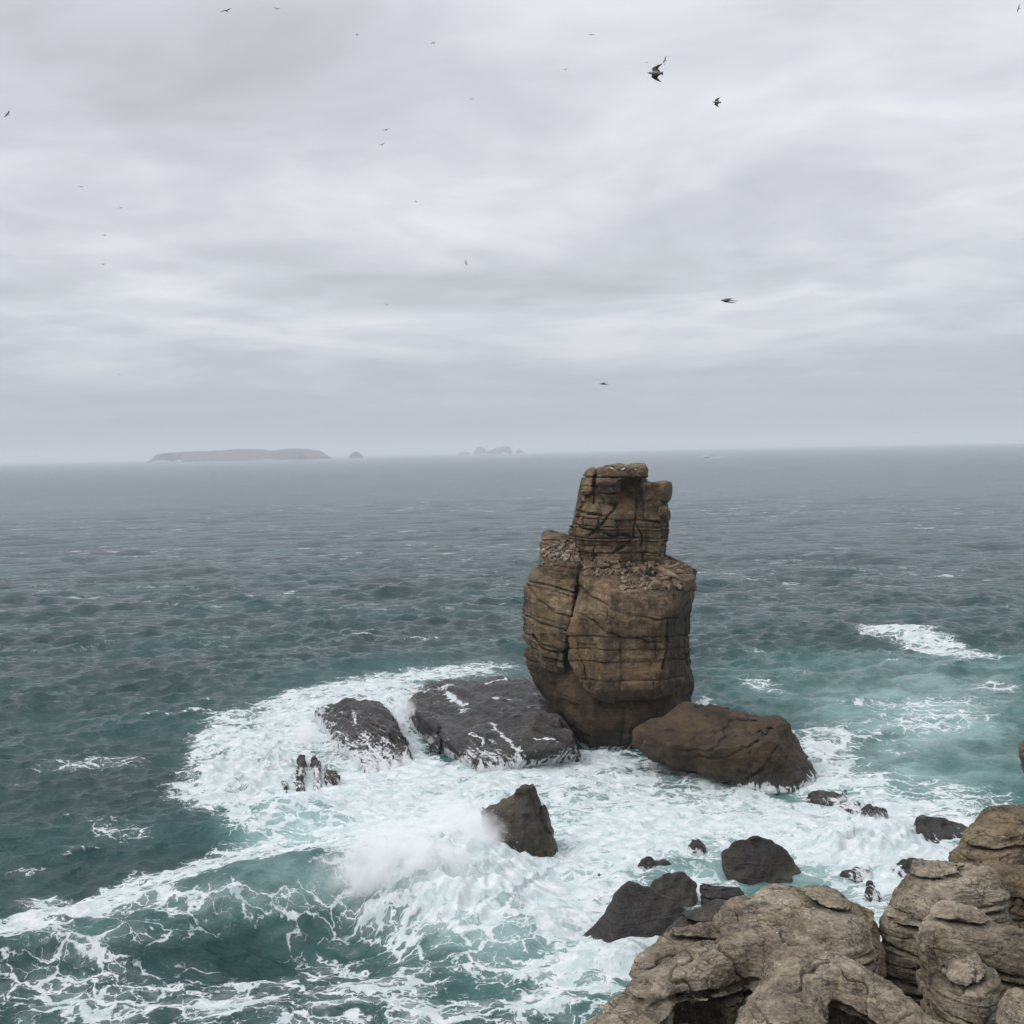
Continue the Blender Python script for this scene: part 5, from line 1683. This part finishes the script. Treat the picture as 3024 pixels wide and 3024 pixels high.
def gull_mesh(wl, wr, young=False, sweep=0.0, fold=1.0):
    """one body; wl/wr = (inner, outer) wing angles in degrees; beak towards +X, span about 1.36 m when flat"""
    V, F, mi = [], [], []
    bk = 1.18
    secs = [(-0.30, .075, .006, .0, 0), (-0.25, .05, .012, .0, 0), (-0.18, .035, .026, .0, 0), (-0.09, .060, .055, -.004, 0), (0.02, .075, .074, -.008, 0), (0.11, .066, .066, 0, 0),
            (0.175, .046, .050, .012, 0), (0.225, .044, .046, .020, 0), (0.262, .032, .035, .020, 0), (0.280, .014, .015, .014, 2), (0.322, .008, .011, .008, 2), (0.340, .003, .004, .000, 2)]
    n = 10
    for (x, ry, rz, zc, m_) in secs:
        for k in range(n):
            a = 2 * math.pi * k / n
            V.append((x, bk * ry * math.cos(a), zc + bk * rz * math.sin(a)))
    for i in range(len(secs) - 1):
        for k in range(n):
            F.append((i * n + k, i * n + (k + 1) % n, (i + 1) * n + (k + 1) % n, (i + 1) * n + k))
            mi.append(secs[i + 1][4])
    for side, (a1, a2) in ((1, wl), (-1, wr)):
        ws = [(0.03, .11, .19, .030), (0.12, .125, .19, .026), (0.22, .15, .175, .02), (0.33, .165, .155, .016), (0.43, .135, .13, .012), (0.54, .075, .10, .009), (0.63, .0, .065, .006), (0.685, -.07, .018, .003)]
        y, z, sp = 0.03, 0.035, 0.03
        base = len(V)
        for i, (s, le, ch, th) in enumerate(ws):
            if i:
                ds = (s - sp) * fold
                ang_ = R(a1 if s <= 0.34 else a2)
                y += ds * math.cos(ang_)
                z += ds * math.sin(ang_)
                sp = s
            ch = ch * (1.6 if young else 1.2)
            le2 = le - sweep * max(s - 0.3, 0)
            for (fx, dz) in ((0, 0), (0.35, th), (1.0, -0.004), (0.4, -th * 0.3)):
                V.append((le2 - ch * fx, side * y, z + dz))
        for i in range(len(ws) - 1):
            for k in range(4):
                q = [base + i * 4 + k, base + i * 4 + (k + 1) % 4, base + (i + 1) * 4 + (k + 1) % 4, base + (i + 1) * 4 + k]
                F.append(tuple(q if side < 0 else q[::-1]))
                mi.append(3 if i >= 5 else 1)
        e = base + (len(ws) - 1) * 4
        F.append((e, e + 1, e + 2, e + 3))
        mi.append(3)
    me = mesh_from('gull', np.array(V), np.array(F))
    for m_ in (['gull_pale', 'gull_brown', 'gull_black', 'gull_brown'] if young else ['gull_white', 'gull_grey', 'gull_beak', 'gull_black']):
        me.materials.append(M[m_])
    me.polygons.foreach_set('material_index', np.array(mi, dtype=np.int32))
    return me


POSE = {
    'glide': gull_mesh((16, -14), (16, -14), sweep=0.25),
    'droop': gull_mesh((10, -38), (10, -38), sweep=0.3),
    'arch': gull_mesh((24, -34), (24, -34), sweep=0.3),
    'vee': gull_mesh((28, 6), (28, 6), sweep=0.2),
    'bank': gull_mesh((30, 22), (8, -22), sweep=0.5),
    'young_bank': gull_mesh((30, 16), (14, -24), young=True, sweep=0.40, fold=0.50),
    'young_down': gull_mesh((-42, -74), (-42, -74), young=True, sweep=1.2, fold=0.5),
    'flat': gull_mesh((4, -6), (4, -6), sweep=0.3),
}
GG = 'gulls in flight'


def gull(px, py, size, pose, yaw, roll, pitch, label, true=1.30):
    """size = extent in photo px of a feature that is `true` metres long"""
    d = ray(px, py)
    D = true * FPX / size
    loc = np.array([0, 0, H]) + d / d[1] * 0 + d * (D / (d @ Fw))
    o = bpy.data.objects.new('gull', POSE[pose])
    C.objects.link(o)
    o.location = loc
    o.rotation_mode = 'XYZ'
    o.rotation_euler = (R(roll), R(-pitch), R(yaw))
    return tag(o, label, 'gull', GG)


GULLS = [
    (669, 32, 38, 'glide', 75, -9, 4, 'gull with wide level wings at the top edge, left of mid frame'),
    (818, 27, 23, 'vee', 100, 4, 0, 'gull at the top edge just right of the wide-winged one'),
    (22, 338, 30, 'glide', 60, -32, 0, 'gull banking at the far left edge of the upper sky'),
    (240, 552, 20, 'arch', 85, 8, 0, 'gull with drooping wings, highest of the scattered group at left'),
    (357, 614, 14, 'glide', 70, -12, 0, 'small gull between the drooping one and the level pair at left'),
    (308, 695, 22, 'glide', 92, 0, 0, 'level gull, upper of the pair one above the other at left'),
    (304, 781, 20, 'vee', 85, 3, 0, 'level gull, lower of the pair one above the other at left'),
    (336, 970, 7, 'glide', 80, 0, 0, 'faint pale speck of a gull below the level pair at left'),
    (622, 983, 11, 'droop', 40, 0, 0, 'small dark gull above the long island'),
    (963, 1014, 7, 'glide', 70, -15, 0, 'faint gull speck high above the small humped islet'),
    (810, 1063, 9, 'glide', 85, -8, 0, 'faint gull speck above the right end of the long island'),
    (352, 1106, 12, 'droop', 40, 0, 0, 'small dark gull high over open sea at the left, above the long island end'),
    (1055, 103, 18, 'bank', 150, -30, 0, 'dark gull banking, alone near the top between the left and middle sky'),
    (1280, 127, 20, 'arch', 70, -14, 0, 'gull near the top, right of the alone banking one'),
    (1746, 103, 20, 'glide', 95, 2, 0, 'level gull near the top, above the big brown gull and to its left'),
    (1670, 206, 17, 'vee', 70, -10, 0, 'small gull left of the big brown gull'),
    (1910, 185, 12, 'glide', 60, 0, 0, 'tiny gull just above the left wing of the big brown gull'),
    (1964, 178, 24, 'bank', 205, 48, 10, 'pale gull with bent wings just above the big brown gull'),
    (2002, 173, 7, 'glide', 80, 0, 0, 'distant gull dot right of the pale bent-winged one'),
    (1391, 293, 15, 'vee', 80, -4, 0, 'small gull in the middle of the upper sky'),
    (1140, 384, 25, 'glide', 78, -9, 0, 'gull with long level wings, upper of two near the middle left sky'),
    (1128, 428, 25, 'vee', 80, -7, 0, 'gull with long level wings, lower of two near the middle left sky'),
    (1228, 595, 15, 'droop', 160, 8, 0, 'dark stubby gull below the two long-winged ones'),
    (3009, 25, 24, 'bank', 200, 52, 0, 'dark gull with hooked wings in the top right corner'),
    (2288, 597, 8, 'bank', 160, 30, 0, 'distant gull dot in the middle right sky'),
    (3004, 692, 6, 'bank', 120, 30, 0, 'distant gull dot near the right edge, upper of two'),
    (3020, 705, 7, 'droop', 120, -30, 0, 'distant gull dot at the right edge, lower of two'),
    (1376, 776, 18, 'bank', 165, 55, 0, 'small dark gull with raised wings, alone in mid sky'),
    (1034, 857, 11, 'glide', 70, -18, 0, 'tiny tilted gull above the small humped islet and left of the swept-wing one'),
    (1141, 900, 23, 'vee', 95, 18, 0, 'gull with swept wings in the low sky above the small humped islet'),
    (2071, 803, 11, 'glide', 70, -20, 0, 'tiny gull just above and left of the large brown side-on gull'),
    (2399, 864, 6, 'bank', 160, 20, 0, 'distant gull dot right of the large brown side-on gull'),
    (1455, 1049, 7, 'flat', 90, 0, 0, 'faint gull dot low in the middle sky'),
    (1491, 1303, 19, 'arch', 88, 3, 0, 'gull with arched wings just over the horizon, above the jagged islets'),
    (2043, 1063, 7, 'droop', 140, -10, 0, 'distant gull dot low in the sky, above the right side of the stack'),
    (2149, 1081, 7, 'glide', 70, -25, 0, 'distant tilted gull dot low in the sky right of the stack'),
    (2469, 1085, 7, 'flat', 90, 0, 0, 'faint gull dot low in the right sky'),
    (2291, 1171, 5, 'flat', 90, 5, 0, 'faint gull dot close over the horizon, right of the stack'),
]
for g in GULLS:
    px, py, size = g[:3]
    dz = max(1325 - py, 0) / FPX
    true = 1.30
    if 1.30 * FPX / size * dz > 130:      # keep the far specks low enough: they are seen end-on
        true = 130 * size / (FPX * dz)
        true = max(true, 0.62)
    o = gull(*g, true=1.30)
    if true < 1.30:
        o.location = np.array([0, 0, H]) + (np.array(o.location) - np.array([0, 0, H])) * (true / 1.30)
        o.scale = (true / 1.30,) * 3
gull(1936, 216, 47, 'young_bank', 176, 58, 4, 'big brown young gull with dark bent wings, largest bird in the upper sky', true=0.64)
gull(2117, 302, 25, 'young_bank', 182, 64, 4, 'brown gull banking steeply, below right of the big brown young gull', true=0.62)
gull(2146, 885, 42, 'young_down', 183, 8, -10, 'large brown gull seen side-on with wings pressed down, right of the stack top', true=0.74)
gull(1780, 1132, 24, 'young_down', 185, 6, -14, 'dark gull side-on with lowered wings, just above the top of the sea stack', true=0.74)

# gulls resting on the stack
rest = gull_mesh((-62, -86), (-62, -86), sweep=1.6, fold=0.42)
for (px, py, yaw, lab) in [(1809, 1384, 170, 'gull perched on the very top of the sea stack'), (1606, 1622, 100, 'gull perched on the whitened left shoulder of the stack'),
                           (1840, 1385, 20, 'pale gull resting near the middle of the stack top'), (1880, 1387, 190, 'pale gull resting near the right end of the stack top')]:
    q = hit(px, py + 6)
    if q is None:
        continue
    bm = bmesh.new()
    bm.from_mesh(rest)
    for sgn in (1, -1):
        r_ = bmesh.ops.create_cone(bm, segments=6, radius1=0.012, radius2=0.010, depth=0.16, cap_ends=True)
        bmesh.ops.translate(bm, verts=r_['verts'], vec=(0.0, 0.03 * sgn, -0.12))
    me = bpy.data.meshes.new('gull')
    bm.to_mesh(me)
    bm.free()
    for m_ in ['gull_white', 'gull_grey', 'gull_beak', 'gull_black']:
        me.materials.append(M[m_])
    o = bpy.data.objects.new('gull', me)
    C.objects.link(o)
    o.location = q + Vector((0, 0.15, 0.19))
    o.rotation_euler = (0, R(-18), R(yaw))
    tag(o, lab, 'gull', 'gulls perched on the stack')


# ------------------------------------------------------------------ spray
def plume_mat(dens, sc_, seed, soft):
    mt, t = material('spray')
    tc_ = t.n('ShaderNodeTexCoord').outputs['Object']
    pos = t.n('ShaderNodeNewGeometry').outputs['Position']
    r = t.n('ShaderNodeVectorMath', {0: tc_}, operation='LENGTH').outputs['Value']
    nz = t.noise(t.v('ADD', pos, (seed * 7.1, seed * 3.3, seed)), sc_, 5, 0.62, 0.4)
    q = t.m('ADD', r, t.m('MULTIPLY', t.m('SUBTRACT', nz, 0.5), 1.5))
    d = t.m('MULTIPLY', t.mr(q, 0.98, 0.98 - soft), dens)
    d = t.m('MULTIPLY', d, t.mr(r, 1.0, 0.80))
    vol = t.n('ShaderNodeVolumePrincipled', {'Color': (0.985, 0.99, 0.99), 'Density': d, 'Anisotropy': -0.25})
    t.n('ShaderNodeOutputMaterial', {'Volume': vol.outputs[0]})
    return mt


def plume(px, py, Y, wpx, hpx, dep, dens, seed, label, tilt=0.0, nscale=0.75, soft=0.7):
    c = P(px, py, Y)
    k = Y / FPX
    bm = bmesh.new()
    bmesh.ops.create_icosphere(bm, subdivisions=3, radius=1.0)
    me = bpy.data.meshes.new('spray')
    bm.to_mesh(me)
    bm.free()
    o = bpy.data.objects.new('spray', me)
    C.objects.link(o)
    o.location = c
    o.scale = (wpx * k / 2, dep / 2, hpx * k / 2)
    o.rotation_euler = (0, R(tilt), 0)
    me.materials.append(plume_mat(dens, nscale, seed, soft))
    tag(o, label, 'spray', kind='stuff')
    return c, np.array(o.scale)


PL = [(1385, 2500, 80.0, 330, 270, 6.0, 2.0, 1, 'white spray bursting against the pointed rock', 0, 0.55, 0.75),
      (1215, 2600, 73.0, 640, 330, 5.5, 1.9, 2, 'white spray thrown up by the breaking wave', 6, 0.6, 0.75),
      (1330, 2400, 88.0, 260, 120, 6.0, 0.55, 3, 'thin mist of spray beyond the pointed rock', 0, 0.6, 0.9),
      (2560, 2480, 84.0, 330, 150, 7.0, 0.8, 4, 'white spray over the rocks in the right-hand channel', -4, 0.55, 0.8),
      (2640, 2420, 90.0, 180, 90, 4.0, 0.5, 8, 'thin veil of spray in front of the broad rock awash', 0, 0.7, 0.8),
      (1180, 2500, 79.0, 420, 190, 6.0, 0.8, 9, 'soft spray drifting behind the breaking wave', 0, 0.5, 0.9),
      (905, 2165, 108.0, 90, 90, 4.0, 1.0, 5, 'burst of spray on the left side of the smaller reef slab', 0, 0.8, 0.7),
      (1195, 2090, 112.0, 80, 80, 3.0, 0.9, 6, 'burst of spray in the channel between the two reef slabs', 0, 0.8, 0.7)]
drops = []
rs = np.random.RandomState(17)
for q in PL:
    c, s_ = plume(*q)
    if q[6] < 0.6:
        continue
    for i in range(int(520 * s_[0])):
        d = rs.normal(0, 1, 3)
        d /= np.linalg.norm(d)
        r = rs.uniform(0.55, 1.12)
        pz = c + d * s_ * r * np.array([1, 1, 1.05])
        if pz[2] < 0.3:
            continue
        drops.append((pz, rs.uniform(0.006, 0.022) * (1.5 if rs.rand() < .1 else 1)))
V, F = [], []
for c, s in drops:
    j = len(V)
    V += [c + np.array(e) * s for e in [(1, 0, 0), (-1, 0, 0), (0, 1, 0), (0, -1, 0), (0, 0, 1.3), (0, 0, -1.3)]]
    F += [(j + a, j + b, j + e, j + e) for a, b, e in [(0, 2, 4), (2, 1, 4), (1, 3, 4), (3, 0, 4), (2, 0, 5), (1, 2, 5), (3, 1, 5), (0, 3, 5)]]
me = bpy.data.meshes.new('water_droplets')
me.from_pydata([tuple(a) for a in V], [], [f[:3] for f in F])
o = link('water_droplets', me, flat_mat('droplet_water', (0.85, 0.87, 0.87), 0.5))
tag(o, 'flying white droplets around the spray', 'droplets', kind='stuff')

# ------------------------------------------------------------------ sea air
bm = bmesh.new()
bmesh.ops.create_cube(bm, size=1.0)
me = bpy.data.meshes.new('haze')
bm.to_mesh(me)
bm.free()
hz = bpy.data.objects.new('haze', me)
C.objects.link(hz)
hz.scale = (124000, 124000, 250)
hz.location = (0, 0, 250 / 2 - 5.0)
mt, t = material('haze_air')
vol = t.n('ShaderNodeVolumePrincipled', {'Color': (0.93, 0.965, 1.0), 'Density': 0.0001, 'Anisotropy': 0.0})
t.n('ShaderNodeOutputMaterial', {'Volume': vol.outputs[0]})
me.materials.append(mt)
tag(hz, kind='stuff')
